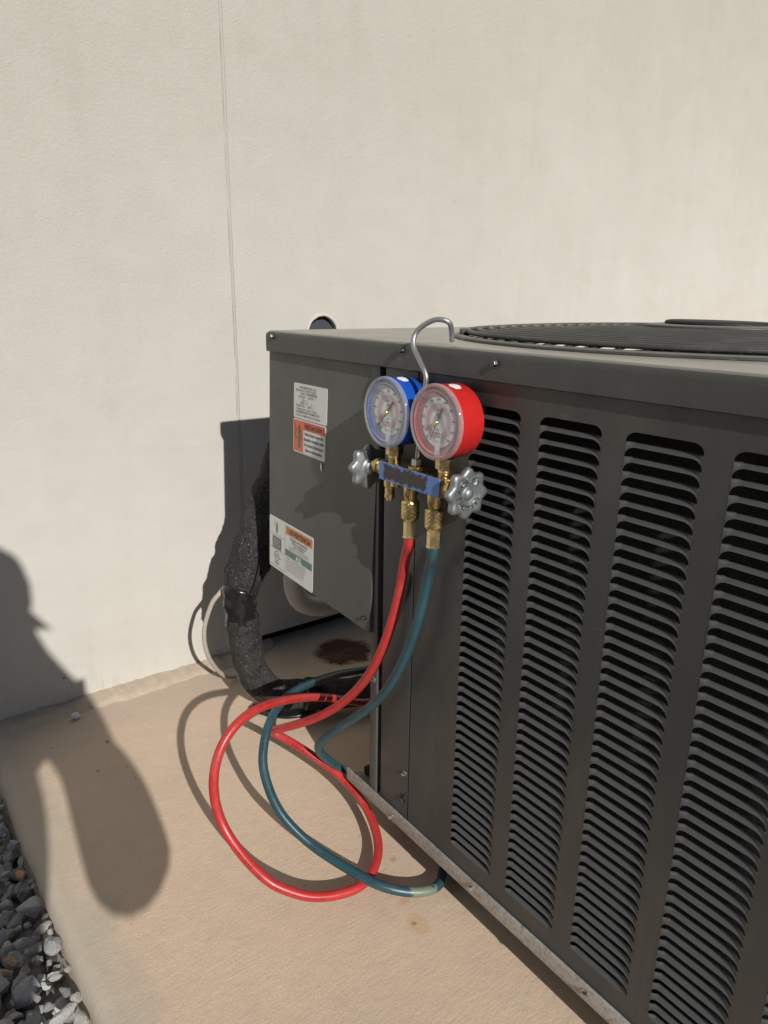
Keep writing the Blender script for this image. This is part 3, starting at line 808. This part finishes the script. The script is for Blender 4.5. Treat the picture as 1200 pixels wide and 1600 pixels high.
letters(s2, F2, [('Antes de tener acceso a los', .0072, .068, -.0225, 'CENTER', .00012, .72), ('dispositivos terminales, todos', .0072, .068, -.0310, 'CENTER', .00012, .72),
    ('los circuitos de alimentacion', .0072, .068, -.0395, 'CENTER', .00012, .72), ('deben ser interrumpidos.', .0072, .068, -.0480, 'CENTER', .00012, .72)], M['ink'], off=.0013)
def strokes(par, F, name, lines, mat, wdt=.0009, off=.0012):
    bm = bmesh.new()
    for ln in lines:
        for (x0, y0), (x1, y1) in zip(ln, ln[1:]):
            d = Vector((x1-x0, y1-y0)); nn = Vector((-d.y, d.x)).normalized()*wdt/2
            bm.faces.new([bm.verts.new(F(x, y, off)) for x, y in ((x0+nn.x, y0+nn.y), (x1+nn.x, y1+nn.y), (x1-nn.x, y1-nn.y), (x0-nn.x, y0-nn.y))])
    return U(name, bm, mat, parent=par)
def hand(par, F, cx, cy, s, mat):
    bm = bmesh.new()
    polys = [[(-.32, -.9), (.30, -.9), (.34, -.15), (.36, .25), (-.30, .25), (-.36, -.2)]]
    for i, (x, h) in enumerate(((-.24, .72), (-.06, .95), (.12, .90), (.29, .66))): polys.append([(x-.075, .2), (x+.075, .2), (x+.06, h), (x-.06, h)])
    polys.append([(.34, -.15), (.34, -.4), (.58, .12), (.50, .2)])
    for p in polys: bm.faces.new([bm.verts.new(F(cx+x*s*.62, cy+y*s, .0012)) for x, y in p])
    return U('hand_symbol', bm, mat, parent=par)
hand(s2, F2, .0215, -.0275, .0205, M['st_grey'])
strokes(s2, F2, 'shock_symbol', [[(.005, -.006), (.009, -.013), (.011, -.017), (.0075, -.024), (.0105, -.031), (.013, -.030)]], M['ink'], .0011)
s3, F3 = sticker('warning_sticker', .2862, .4362, .1600, .0932, M['sticker'], .004, 'large white warning sticker with orange and green bands', kx=.85, ky=.982)
patch(s3, F3, 'amber_band', .0640, -.0040, .1575, -.0185, M['st_amber'])
letters(s3, F3, [('! ADVERTENCIA', .0122, .111, -.0158, 'CENTER', .0001, .92)], M['ink'], off=.0012)
patch(s3, F3, 'green_band', .0620, -.0450, .1570, -.0565, M['st_green'])
letters(s3, F3, [('A2L', .0120, .112, -.0555, 'CENTER', .0003, 1.1)], M['white'], 'band_lettering', .0012)
letters(s3, F3, [('Riesgo de Incendio', .0072, .111, -.0248, 'CENTER', .0001, 1.1), ('Uso de refrigerante', .0054, .111, -.0300, 'CENTER', .0001, 1.15), ('Leer el manual', .0054, .111, -.0346, 'CENTER', .0001, 1.15),
    ('Instalar solo por personal calificado', .0040, .111, -.0388, 'CENTER', 0, 1.22), ('segun las instrucciones de servicio', .0040, .111, -.0426, 'CENTER', 0, 1.25)] +
    [(t, .0041, .066, -.0610-i*.0043, 'LEFT', 0, 1.28) for i, t in enumerate(('Cargar con refrigerante segun la', 'placa. Reparar la unidad solo con', 'componentes del fabricante. No', 'perforar ni quemar. Ventilar el', 'area antes de dar servicio a la', 'unidad y conservar este aviso.'))], M['ink_soft'], 'small_lettering')
strokes(s3, F3, 'rule_lines', [[(.0612, -.002), (.0612, -.0905)], [(.003, -.0310), (.060, -.0310)], [(.003, -.0570), (.060, -.0570)], [(.003, -.0880), (.060, -.0880)]], M['ink_soft'], .0005, .0010)
hand(s3, F3, .030, -.0165, .0105, M['st_grey'])
strokes(s3, F3, 'heat_symbol', [[(.0215, -.005), (.023, -.009), (.0215, -.012), (.024, -.016)]], M['ink_soft'], .0008)
patch(s3, F3, 'manual_symbol', .0125, -.0345, .0460, -.0555, M['st_grey'])
strokes(s3, F3, 'manual_lines', [[(.016, y), (.042, y)] for y in (-.0385, -.0425, -.0465, -.0505)], M['sticker'], .0009, .0012)
strokes(s3, F3, 'listing_mark', [[(.030+.0085*math.cos(R(a)), -.0685+.0085*math.sin(R(a))) for a in range(0, 361, 24)]], M['ink_soft'], .0012)
letters(s3, F3, [('UL', .0090, .030, -.0712, 'CENTER', .0001, .9), ('c', .006, .0185, -.0712, 'CENTER', 0, 1), ('us', .006, .043, -.0712, 'CENTER', 0, 1), ('LISTED', .0050, .030, -.0830, 'CENTER', .0001, 1.1)], M['ink_soft'], 'listing_lettering')

# ------------------------------------------------------------------ manifold gauge set hanging on the lid
XM = .507; ZM = .5945
man = empty('manifold_gauge_set', (XM, .612, ZM), 'brass manifold with a blue and a red gauge hooked on the lid edge', 'gauge set')
ML = Vector(man.location)
def Mn(name, bm, mat, parent=None, **k):
    o = obj(name, bm, mat, parent or man, **k)
    o.matrix_parent_inverse = Matrix.Translation(-ML) if (parent is None) else Matrix.Identity(4)
    return o
bm = bmesh.new(); box(bm, (.4955, .557, .5835), (.5195, .667, .6055), .0012, 2)
lathe(bm, [(.0095, .550-.612), (.011, .557-.612)], (XM, .612, ZM), (0, 1, 0), 6)
for s, y in ((1, .667), (-1, .557)):
    lathe(bm, [(.0100, 0), (.0100, .008), (.0075, .0085), (.0075, .013), (.0092, .0132), (.0092, .019), (.006, .0195), (.006, .026)], (XM, y, ZM), (0, s, 0), 6 if 0 else 24)
bar = Mn('manifold_bar', bm, M['brass'], angle=35)
bm = bmesh.new()
for y0, y1, z0, z1 in ((.5575-.612, .6665-.612, -.0108, .0108),):
    box(bm, (-.0006, y0, z0), (.0006, y1, z1), .0003, 1)
pl = link('name_plate', (lambda: (lambda me: (bm.to_mesh(me), bm.free(), me)[2])(bpy.data.meshes.new('name_plate')))(), M['plate'], man, (-.0121, 0, 0))
def gauge(y, z, mats, tilt, label, scr):
    enamel, dial = mats; xb, xf = .5265, .4925; rg = .0395
    c = (0, y, z); bm = bmesh.new()
    lathe(bm, [(0, xb), (rg-.006, xb), (rg-.0015, xb-.0015), (rg, xb-.005), (rg, xf+.001), (rg-.0012, xf), (rg-.003, xf), (rg-.003, xf+.0034), (0, xf+.0034)], c, (1, 0, 0), 64, cap=False)
    gz = Mn('pressure_gauge', bm, enamel, angle=35); gz['label'] = label
    bm = bmesh.new(); lathe(bm, [(rg-.0022, 0), (0, 0)], (0, 0, 0), (-1, 0, 0), 64, cap=False)
    d = link('dial_face', (lambda me: (bm.to_mesh(me), bm.free(), me)[2])(bpy.data.meshes.new('dial_face')), dial, gz, (xf+.0026, y, z))
    # clear stepped lens
    bm = bmesh.new(); lathe(bm, [(rg+.0006, .0016), (rg+.0013, .0004), (rg+.0013, -.001), (rg+.0006, -.0032), (rg-.0006, -.0040), (rg-.0028, -.0038), (rg-.0036, -.0026), (rg-.0046, -.0024), (rg-.0058, -.0034), (rg-.0070, -.0034), (rg-.0080, -.0024)], (xf, y, z), (1, 0, 0), 72, cap=False)
    Mn('clear_bezel', bm, M['bezel'], gz, smooth=True)
    bm = bmesh.new(); lathe(bm, [(rg-.0078, -.0024), (rg*.6, -.0046), (rg*.3, -.0058), (0, -.0062)], (xf, y, z), (1, 0, 0), 64, cap=False)
    Mn('lens', bm, M['lens'], gz, smooth=True)
    # needle: angle clockwise from up as seen from the front (front faces -X, right is -Y)
    def pol(r, a, x): return Vector((x, y - r*math.sin(a), z + r*math.cos(a)))
    a = R(tilt); xn = xf+.0004
    bm = bmesh.new(); dv = Vector((0, -math.cos(a), -math.sin(a)))
    def quad(p, q, w0, w1, x):
        P0, P1 = pol(p, a, x), pol(q, a, x)
        bm.faces.new([bm.verts.new(v) for v in (P0+dv*w0, P0-dv*w0, P1-dv*w1, P1+dv*w1)])
    quad(0, .0225, .0008, .0003, xn); quad(-.004, 0, .0008, .0008, xn); quad(-.0175, -.004, .0018, .0012, xn)
    ex = bmesh.ops.extrude_face_region(bm, geom=list(bm.faces)); bmesh.ops.translate(bm, verts=[v for v in ex['geom'] if isinstance(v, bmesh.types.BMVert)], vec=(.0005, 0, 0))
    Mn('needle', bm, M['needle'], gz)
    bm = bmesh.new(); lathe(bm, [(.0026, .001), (.0026, -.0014), (.0018, -.0024), (0, -.0026)], (xn, y, z), (1, 0, 0), 20); Mn('needle_hub', bm, M['brassdot'], gz, angle=40)
    # dial lettering
    bm = bmesh.new(); xp = xf+.0022
    F = lambda cx, cy, rot: (lambda v: Vector((xp, y - (cx + v.x*math.cos(rot) - v.y*math.sin(rot)), z + cy + v.x*math.sin(rot) + v.y*math.cos(rot))))
    nums = [str(v) for v in ((0, 20, 40, 60, 80, 100, 120, 150, 200, 250, 350) if scr == 'b' else (0, 50, 100, 150, 200, 250, 300, 350, 400, 450, 500))]
    for i, t in enumerate(nums):
        th = R(-135 + 27*i); add_text(bm, t, .0036, F(.0245*math.sin(th), .0245*math.cos(th)-.0012, -th*0), 'CENTER', 0, .00008)
    for i, t in enumerate(('R22', 'R404A', 'R410A')): add_text(bm, t, .0030, F(0, -.0088-i*.0037, 0), 'CENTER', 0, .00005)
    add_text(bm, 'psi', .0042, F(0, .0070, 0), 'CENTER', 0, .00008); add_text(bm, 'kPa', .0030, F(.0, .0118, 0), 'CENTER', 0, .00005)
    add_text(bm, 'CLASS 1.6', .0026, F(0, -.0215, 0), 'CENTER')
    Mn('dial_lettering', bm, M['ink_soft'], gz)
    if scr == 'b':
        bm = bmesh.new(); pts = [pol(r, R(t), xf+.0023) for r, t in ((.0215, -150), (.0215, -138), (.0215, -126), (.0285, -126), (.0285, -138), (.0285, -150))]
        bm.faces.new([bm.verts.new(p) for p in pts]); Mn('green_zone', bm, simple('green_print', (.16, .28, .18), .5), gz)
    # white paper tag on top of the case
    bm = bmesh.new(); rows = []
    for i in range(9):
        th = R(6+i*2.4); rows.append([bm.verts.new((x, y - (rg+.0003)*math.sin(th), z + (rg+.0003)*math.cos(th))) for x in (xf+.007+.004*abs(i-4)/4, xf+.021-.003*abs(i-4)/4)])
    for A, B in zip(rows, rows[1:]): bm.faces.new((A[0], A[1], B[1], B[0]))
    Mn('paper_tag', bm, M['white'], gz, smooth=True)
    return gz
gauge(.6510, .6648, (M['blue'], M['dial_blue']), 222, 'blue low side gauge', 'b')
gauge(.5640, .6655, (M['red'], M['dial_red']), 207, 'red high side gauge', 'r')
for y in (.6530, .5640):
    bm = bmesh.new(); lathe(bm, [(.0105, .6140-ZM), (.0105, .6255-ZM)], (XM, y, ZM), (0, 0, 1), 6, up=(1, .25, 0)); lathe(bm, [(.0072, .0105), (.0078, .0135), (.0068, .0145), (.0078, .016), (.0072, .0196)], (XM, y, ZM), (0, 0, 1), 20)
    Mn('stem_nut', bm, M['brass'], angle=35)
# hook
hp = [(.507, .6125, .607), (.507, .6065, .655), (.507, .601, .698), (.507, .6005, .711), (.5075, .6125, .7255), (.509, .6255, .7405), (.5145, .6265, .756), (.5235, .609, .768), (.533, .597, .7665), (.541, .600, .758), (.546, .604, .7455)]
bm = bmesh.new(); tube(bm, resample(smooth_path(catmull(hp, 8), 2), .002), .0029, 12); Mn('hook', bm, M['steel'], smooth=True)
bm = bmesh.new(); lathe(bm, [(.0062, .0145), (.0062, .0215), (.005, .0225)], (XM, .6125, ZM), (0, 0, 1), 6); Mn('hook_nut', bm, M['screw_zinc'], angle=35)
bm = bmesh.new(); lathe(bm, [(.0095, .0105), (.0095, .0135), (.007, .0145)], (XM, .6125, ZM), (0, 0, 1), 24); Mn('hook_seat', bm, M['brass'], angle=35)
# ports
def knurl_bm(c, z0, z1, r, n=56, m=22):
    bm = bmesh.new(); rings = []
    zs = [z0 + (z1-z0)*i/m for i in range(m+1)]
    for i, z in enumerate(zs):
        e = min(1, min(i, m-i)/2.0); ring = []
        for k in range(n):
            th = 2*math.pi*k/n; q = abs(math.sin(7*th + (z-z0)*640))*abs(math.sin(7*th - (z-z0)*640))
            rr = r*(.90+.10*e) + .00075*(q-.4)*e; ring.append(bm.verts.new((c[0]+rr*math.cos(th), c[1]+rr*math.sin(th), z)))
        rings.append(ring)
    for A, B in zip(rings, rings[1:]):
        for k in range(n): j = (k+1) % n; bm.faces.new((A[k], A[j], B[j], B[k]))
    bm.faces.new(rings[0]); bm.faces.new(rings[-1]); return bm
PORTS = [(.6215, 0), (.5790, 1)]
for y, _ in PORTS:
    bm = bmesh.new(); lathe(bm, [(.0085, .5850), (.0085, .5720), (.0075, .5705), (.0075, .560)], (XM, y, 0), (0, 0, 1), 24); Mn('hose_port', bm, M['brass'], angle=35)
bm = bmesh.new(); lathe(bm, [(.0078, .5850), (.0072, .5745), (.0058, .573), (.0058, .566), (.0064, .5655), (.0064, .5605), (.0042, .5595), (.0042, .557)], (XM-.001, .660, 0), (0, 0, 1), 20); Mn('capped_port', bm, M['brass'], angle=35)
bm = bmesh.new(); lathe(bm, [(.0058, 0), (.0058, .005), (.0045, .0055)], (XM-.006, .643, .5835), (0, 0, -1), 20); Mn('plug_screw', bm, M['brass'], angle=35)
# hand wheels
def handwheel(c, ax, sgn, lettered):
    rk = .0262
    scal = lambda th, t: 1 + .085*math.cos(8*th) if t < .5 else 1
    bm = bmesh.new()
    lathe(bm, [(.0075, -.0105), (.0085, -.005), (.013, -.0038), (rk*.86, -.0045), (rk*.97, -.0028), (rk, .0005), (rk*.97, .0035), (rk*.88, .0052), (rk*.74, .0050), (rk*.42, .0038), (.0085, .0038), (.0078, .0032), (.0068, .0036), (.0060, .0062), (.0040, .0078), (0, .0083)], c, (0, sgn, 0), 96,
          up=(0, 0, 1), rfun=lambda th, t: 1)
    a = Vector((0, sgn, 0)); C0 = Vector(c)
    for v in bm.verts:
        d = v.co - C0; t = d.dot(a); q = d - a*t; r = q.length
        if r > rk*.55:
            th = math.atan2(q.z, q.x); k = min(1, (r-rk*.55)/(rk*.3))
            v.co = C0 + a*t + q*(1 + k*.10*math.cos(8*th+.4) )
    kn = Mn('hand_wheel', bm, M['zinc'], smooth=True)
    if lettered:
        bm = bmesh.new()
        def arc(word, a0, a1, rr, size):
            for i, ch in enumerate(word):
                t = R(a0 + (a1-a0)*i/(len(word)-1)); rot = t - math.pi/2
                ctr = Vector((rr*math.cos(t), rr*math.sin(t)))
                add_text(bm, ch, size, lambda v: Vector((c[0] + ctr.x + v.x*math.cos(rot) - (v.y-size*.35)*math.sin(rot), c[1] + sgn*(.0050 + v.z), c[2] + ctr.y + v.x*math.sin(rot) + (v.y-size*.35)*math.cos(rot))), 'CENTER', .0010, .00012)
        arc('JACKET', 188, 45, .0150, .0078); arc('YELLOW', -25, -140, .0150, .0074)
        Mn('wheel_lettering', bm, M['zincdark'], kn)
    return kn
handwheel((XM-.001, .5290, .5945), 0, -1, True); handwheel((XM, .7060, .5890), 0, 1, False)
bm = bmesh.new()
for s, ya, yb in ((1, .667, .712), (-1, .557, .534)): lathe(bm, [(.0045, 0), (.0045, abs(yb-ya))], (XM, ya, ZM if s < 0 else .592), (0, s, 0), 16)
Mn('valve_stem', bm, M['zinc'], angle=35)

# ------------------------------------------------------------------ hoses
def hose(name, label, y, pts, mat, r=.0066, step=.006):
    root = empty(name, (XM, y, .5), label, 'hose'); inv = Matrix.Translation(-Vector(root.location))
    def part(nm, bm, mt, **k): o = obj(nm, bm, mt, root, **k); o.matrix_parent_inverse = inv; return o
    part('knurled_coupling', knurl_bm((XM, y), .5425, .5655, .0104), M['brass'], angle=25)
    bm = bmesh.new(); lathe(bm, [(.0094, .5435), (.0080, .5424), (.0066, .5418), (.0066, .5400), (.0078, .5398), (.0078, .5225), (.0086, .5218), (.0086, .5200), (.0074, .5198)], (XM, y, 0), (0, 0, 1), 8, up=(1, .4, 0)); part('ferrule', bm, M['brassdot'], angle=30)
    path = resample(smooth_path(catmull([(XM, y, .525), (XM+.001, y+.002, .508)] + pts, 10), 14), step)
    bm = bmesh.new(); tube(bm, path, r, 18); part('rubber_tube', bm, mat, smooth=True)
    return root, path, part
RED = [(.5173,.6417,.487),(.5244,.6593,.437),(.5188,.6745,.37),(.5154,.7074,.3),(.5121,.7573,.237),(.4973,.8038,.19),(.4773,.8566,.152),(.4665,.8959,.127),(.467,.9148,.113),(.4798,.9046,.104),(.4994,.867,.092),(.522,.8379,.072),(.5393,.7995,.053),(.5417,.7504,.036),(.5256,.7016,.024),(.5027,.6719,.018),(.4701,.6529,.014),(.436,.653,.015),(.3934,.666,.022),(.361,.6854,.038),(.341,.7036,.054),(.3225,.7406,.082),(.3111,.7713,.12),(.3104,.7809,.176),(.3347,.7903,.222),(.3812,.8021,.24),(.4449,.8272,.222),(.5162,.8623,.185),(.5775,.8824,.15),(.6292,.891,.12),(.70,.90,.10),(.80,.93,.09)]
TEAL = [(.5183,.5977,.48),(.5134,.6071,.42),(.5105,.6298,.355),(.5102,.6709,.285),(.5077,.7267,.225),(.4977,.7695,.183),(.492,.7999,.15),(.4936,.8139,.128),(.5103,.8207,.1),(.5498,.8224,.056),(.592,.805,.022),(.615,.74,.0085),(.61,.67,.0085),(.592,.625,.011),(.5694,.6063,.012),(.552,.5906,.014),(.5311,.588,.016),(.5038,.5988,.02),(.4761,.6197,.028),(.4561,.6514,.035),(.4293,.707,.048),(.4095,.7392,.07),(.3959,.7684,.097),(.3962,.8031,.13),(.4059,.8236,.155),(.432,.8491,.182),(.484,.8845,.19),(.5514,.9204,.172),(.6229,.9514,.15),(.6887,.9655,.13),(.78,.97,.12),(.88,.95,.12)]
hose('red_charging_hose', 'red rubber hose looping over the pad from the brass manifold', .6215, RED, M['hose_red'])
_, tp, part = hose('teal_charging_hose', 'dark teal rubber hose looping over the pad with a scuffed bend', .5790, TEAL, M['hose_teal'])
si = min(range(len(tp)), key=lambda i: (tp[i] - Vector((.522, .590, .017))).length)
M['hose_teal'].node_tree.nodes['scuff_at'].inputs[1].default_value = si*.006      # where the bend has been rubbed pale

# ------------------------------------------------------------------ insulated line, cable, conduit, pebble
ln = empty('insulated_pipe', (.53, 1.12, .03), 'black foam insulated refrigerant pipe bending down to the pad behind the hoses', 'pipe')
def Lp(name, bm, mat, **k): o = obj(name, bm, mat, ln, **k); o.matrix_parent_inverse = Matrix.Translation(-Vector(ln.location)); return o
upper = resample(catmull([(.66, 1.115, .62), (.625, 1.115, .52), (.588, 1.118, .43), (.556, 1.12, .365), (.531, 1.122, .305), (.518, 1.124, .268)], 10), .008)
nU = len(upper)
bm = bmesh.new(); tube(bm, upper, [.036 + .010*math.sin(min(1, i/nU)*math.pi)**1.0 - .004*(i/nU) for i in range(nU)], 28, True, ((.6, .8, 0), .35), .15, 30); Lp('foam_sleeve', bm, M['foam'], smooth=True)
wrap = resample(catmull([(.523, 1.123, .283), (.518, 1.124, .262), (.519, 1.123, .235), (.521, 1.121, .212), (.522, 1.120, .206)], 8), .006)
bm = bmesh.new(); tube(bm, wrap, [.0305*(1+.04*math.sin(i*1.3)) for i in range(len(wrap))], 28, True, ((.6, .8, 0), .2), .15, 70); Lp('tape_wrap', bm, M['tape'], smooth=True)
lower = resample(catmull([(.521, 1.121, .222), (.523, 1.119, .190), (.526, 1.117, .150), (.534, 1.113, .112), (.552, 1.104, .076), (.584, 1.089, .056), (.622, 1.072, .052), (.650, 1.060, .049)], 10), .006)
bm = bmesh.new(); tube(bm, lower, .0300, 28, True, ((.6, .8, 0), .12), .17, 32); Lp('foam_sleeve', bm, M['foam'], smooth=True)
tail = resample(catmull([(.640, 1.064, .047), (.69, 1.045, .042), (.75, 1.02, .042), (.85, .98, .05)], 8), .008)
bm = bmesh.new(); tube(bm, tail, .029, 24, True, None, .12, 30); Lp('foam_sleeve', bm, M['foam'], smooth=True)
band = resample(catmull([(.622, 1.072, .052), (.636, 1.066, .050), (.652, 1.058, .048)], 6), .004)
bm = bmesh.new(); tube(bm, band, .0320, 24, True); Lp('tape_wrap', bm, M['tape'], smooth=True)
# split seam of the sleeve: a thin open slit lip
seam = [Vector((.5445, 1.083, .342)), Vector((.5370, 1.0815, .318)), Vector((.5305, 1.0830, .296)), Vector((.5265, 1.087, .283))]
bm = bmesh.new(); tube(bm, catmull(seam, 6), .0016, 6); Lp('seam_slit', bm, M['dark'])
# loose black strap on the pad under the bend
bm = bmesh.new(); st = catmull([(.552, 1.16, .004), (.575, 1.115, .005), (.61, 1.085, .006), (.655, 1.075, .012)], 8)
tube(bm, resample(st, .006), .016, 12, True, ((0, 0, 1), .75), .15, 50); Lp('loose_tape', bm, M['tape'], smooth=True)

cb = resample(smooth_path(catmull([(.545, 1.150, .315), (.512, 1.150, .285), (.494, 1.158, .262), (.483, 1.17, .239), (.474, 1.19, .182), (.485, 1.21, .122), (.515, 1.24, .064), (.548, 1.268, .022), (.575, 1.285, .006)], 8), 3), .005)
bm = bmesh.new(); tube(bm, cb, .0043, 12); tag(obj('control_cable', bm, M['cable'], smooth=True), 'thin grey cable drooping to the pad left of the black pipe', 'cable')
cd = resample(smooth_path(catmull([(.640, 1.06, .46), (.618, 1.07, .375), (.607, 1.075, .318), (.607, 1.078, .276), (.622, 1.080, .243), (.655, 1.080, .224), (.700, 1.080, .220), (.735, 1.080, .234), (.760, 1.075, .27), (.775, 1.05, .34), (.78, 1.0, .40)], 8), 4), .007)
bm = bmesh.new(); tube(bm, cd, [.0182 + .0004*math.sin(i*2.1) for i in range(len(cd))], 24); tag(obj('conduit_bend', bm, M['conduit'], smooth=True), 'pale grey conduit bend hanging below the service cover', 'conduit')
bm = bmesh.new(); bmesh.ops.create_icosphere(bm, subdivisions=2, radius=.0085)
for v in bm.verts: v.co = Vector((v.co.x*1.05, v.co.y*.8, v.co.z*.75))*(1+.35*noise.noise(v.co*150))
tag(obj('white_pebble', bm, M['pebble'], None, (.258, 1.325, .0075)), 'small white pebble on the pad near the wall', 'pebble')

# ------------------------------------------------------------------ person kneeling behind the camera, phone in hand
def skin_body():
    V = {}; J = [('pelvis', (-.37, -.42, .40), .135), ('belly', (-.335, -.39, .58), .150), ('ribs', (-.318, -.37, .725), .180), ('chest', (-.318, -.345, .84), .158), ('upper', (-.278, -.32, .960), .125), ('neck', (-.248, -.31, 1.035), .084), ('head0', (-.250, -.30, 1.085), .086), ('head1', (-.262, -.305, 1.14), .092), ('head2', (-.268, -.315, 1.215), .088),
        ('shR', (-.170, -.31, .958), .092), ('ua', (-.084, -.26, .770), .052), ('elR', (-.018, -.20, .552), .064), ('foR', (-.012, -.12, .628), .056), ('wrR', (-.052, -.04, .705), .030), ('paR', (-.052, -.028, .745), .024),
        ('shL', (-.45, -.31, .90), .066), ('uaL', (-.49, -.24, .76), .050), ('elL', (-.44, -.14, .63), .043), ('wrL', (-.20, -.05, .70), .028), ('paL', (-.14, -.035, .73), .024),
        ('hipR', (-.275, -.37, .41), .125), ('knR', (-.215, -.08, .50), .062), ('shinR', (-.24, -.12, .22), .052), ('anR', (-.25, -.14, .04), .040), ('toR', (-.24, -.02, .0), .034),
        ('hipL', (-.46, -.40, .38), .095), ('knL', (-.48, -.10, .02), .064), ('shinL', (-.47, -.36, .0), .050), ('anL', (-.46, -.56, .0), .040), ('toL', (-.46, -.62, -.04), .034)]
    E_ = [('pelvis','belly'),('belly','ribs'),('ribs','chest'),('chest','upper'),('upper','neck'),('neck','head0'),('head0','head1'),('head1','head2'),('upper','shR'),('shR','ua'),('ua','elR'),('elR','foR'),('foR','wrR'),('wrR','paR'),('upper','shL'),('shL','uaL'),('uaL','elL'),('elL','wrL'),('wrL','paL'),
        ('pelvis','hipR'),('hipR','knR'),('knR','shinR'),('shinR','anR'),('anR','toR'),('pelvis','hipL'),('hipL','knL'),('knL','shinL'),('shinL','anL'),('anL','toL')]
    for side, base, dirs in (('R', Vector((-.052, -.028, .745)), [(-.006, .012, .05), (-.02, .012, .052), (-.034, .01, .046), (-.044, .006, .034), (.014, .004, .03)]), ('L', Vector((-.14, -.035, .73)), [(.03, .012, .04), (.038, .012, .03), (.04, .012, .018), (.036, .012, .006), (.0, .01, .035)])):
        for i, d in enumerate(dirs):
            d = Vector(d)
            J.append((f'f{side}{i}a', tuple(base + d*.5), .0095)); J.append((f'f{side}{i}b', tuple(base + d + Vector((0, .006, 0))), .0080))
            E_.append((f'pa{side}', f'f{side}{i}a')); E_.append((f'f{side}{i}a', f'f{side}{i}b'))
    idx = {n: i for i, (n, p, r) in enumerate(J)}
    me = bpy.data.meshes.new('person'); me.from_pydata([p for n, p, r in J], [(idx[a], idx[b]) for a, b in E_], [])
    o = bpy.data.objects.new('person', me); COL.objects.link(o)
    md = o.modifiers.new('skin', 'SKIN'); md.use_smooth_shade = True
    for i, (n, p, r) in enumerate(J): me.skin_vertices[0].data[i].radius = (r, r*(.8 if n in ('pelvis', 'belly', 'ribs', 'chest', 'upper') else 1)); 
    me.skin_vertices[0].data[0].use_root = True
    s = o.modifiers.new('sub', 'SUBSURF'); s.levels = 2; s.render_levels = 2
    me.materials.append(M['shirt']); return o
person = tag(skin_body(), 'person in a cap kneeling behind the camera, casting the shadow at left', 'person')
bm = bmesh.new()
lathe(bm, [(.104, 0), (.106, .03), (.098, .07), (.07, .10), (.03, .113), (0, .115)], (-.268, -.315, 1.141), (-.05, -.08, 1), 28, cap=False)
rows = []
for i in range(9):
    t = R(-62 + i*15.5); d = Vector((math.cos(t), math.sin(t), 0)); rows.append([bm.verts.new(Vector((-.268, -.315, 1.128 - .0)) + d*q + Vector((0, 0, -.004-(q-.094)*1.45 - .30*d.y*q))) for q in (.094, .112, .136 - .03*abs(i-4)/4)])
for A, B in zip(rows, rows[1:]):
    for k in range(2): bm.faces.new((A[k], A[k+1], B[k+1], B[k]))
cap_o = obj('cap', bm, M['cap'], person, smooth=True)
ph = bmesh.new(); box(ph, (-.088, -.022, .645), (-.020, -.013, .788), .004, 2)
tag(obj('smartphone', ph, M['phone'], angle=40), 'dark smartphone held up by the kneeling person', 'phone')
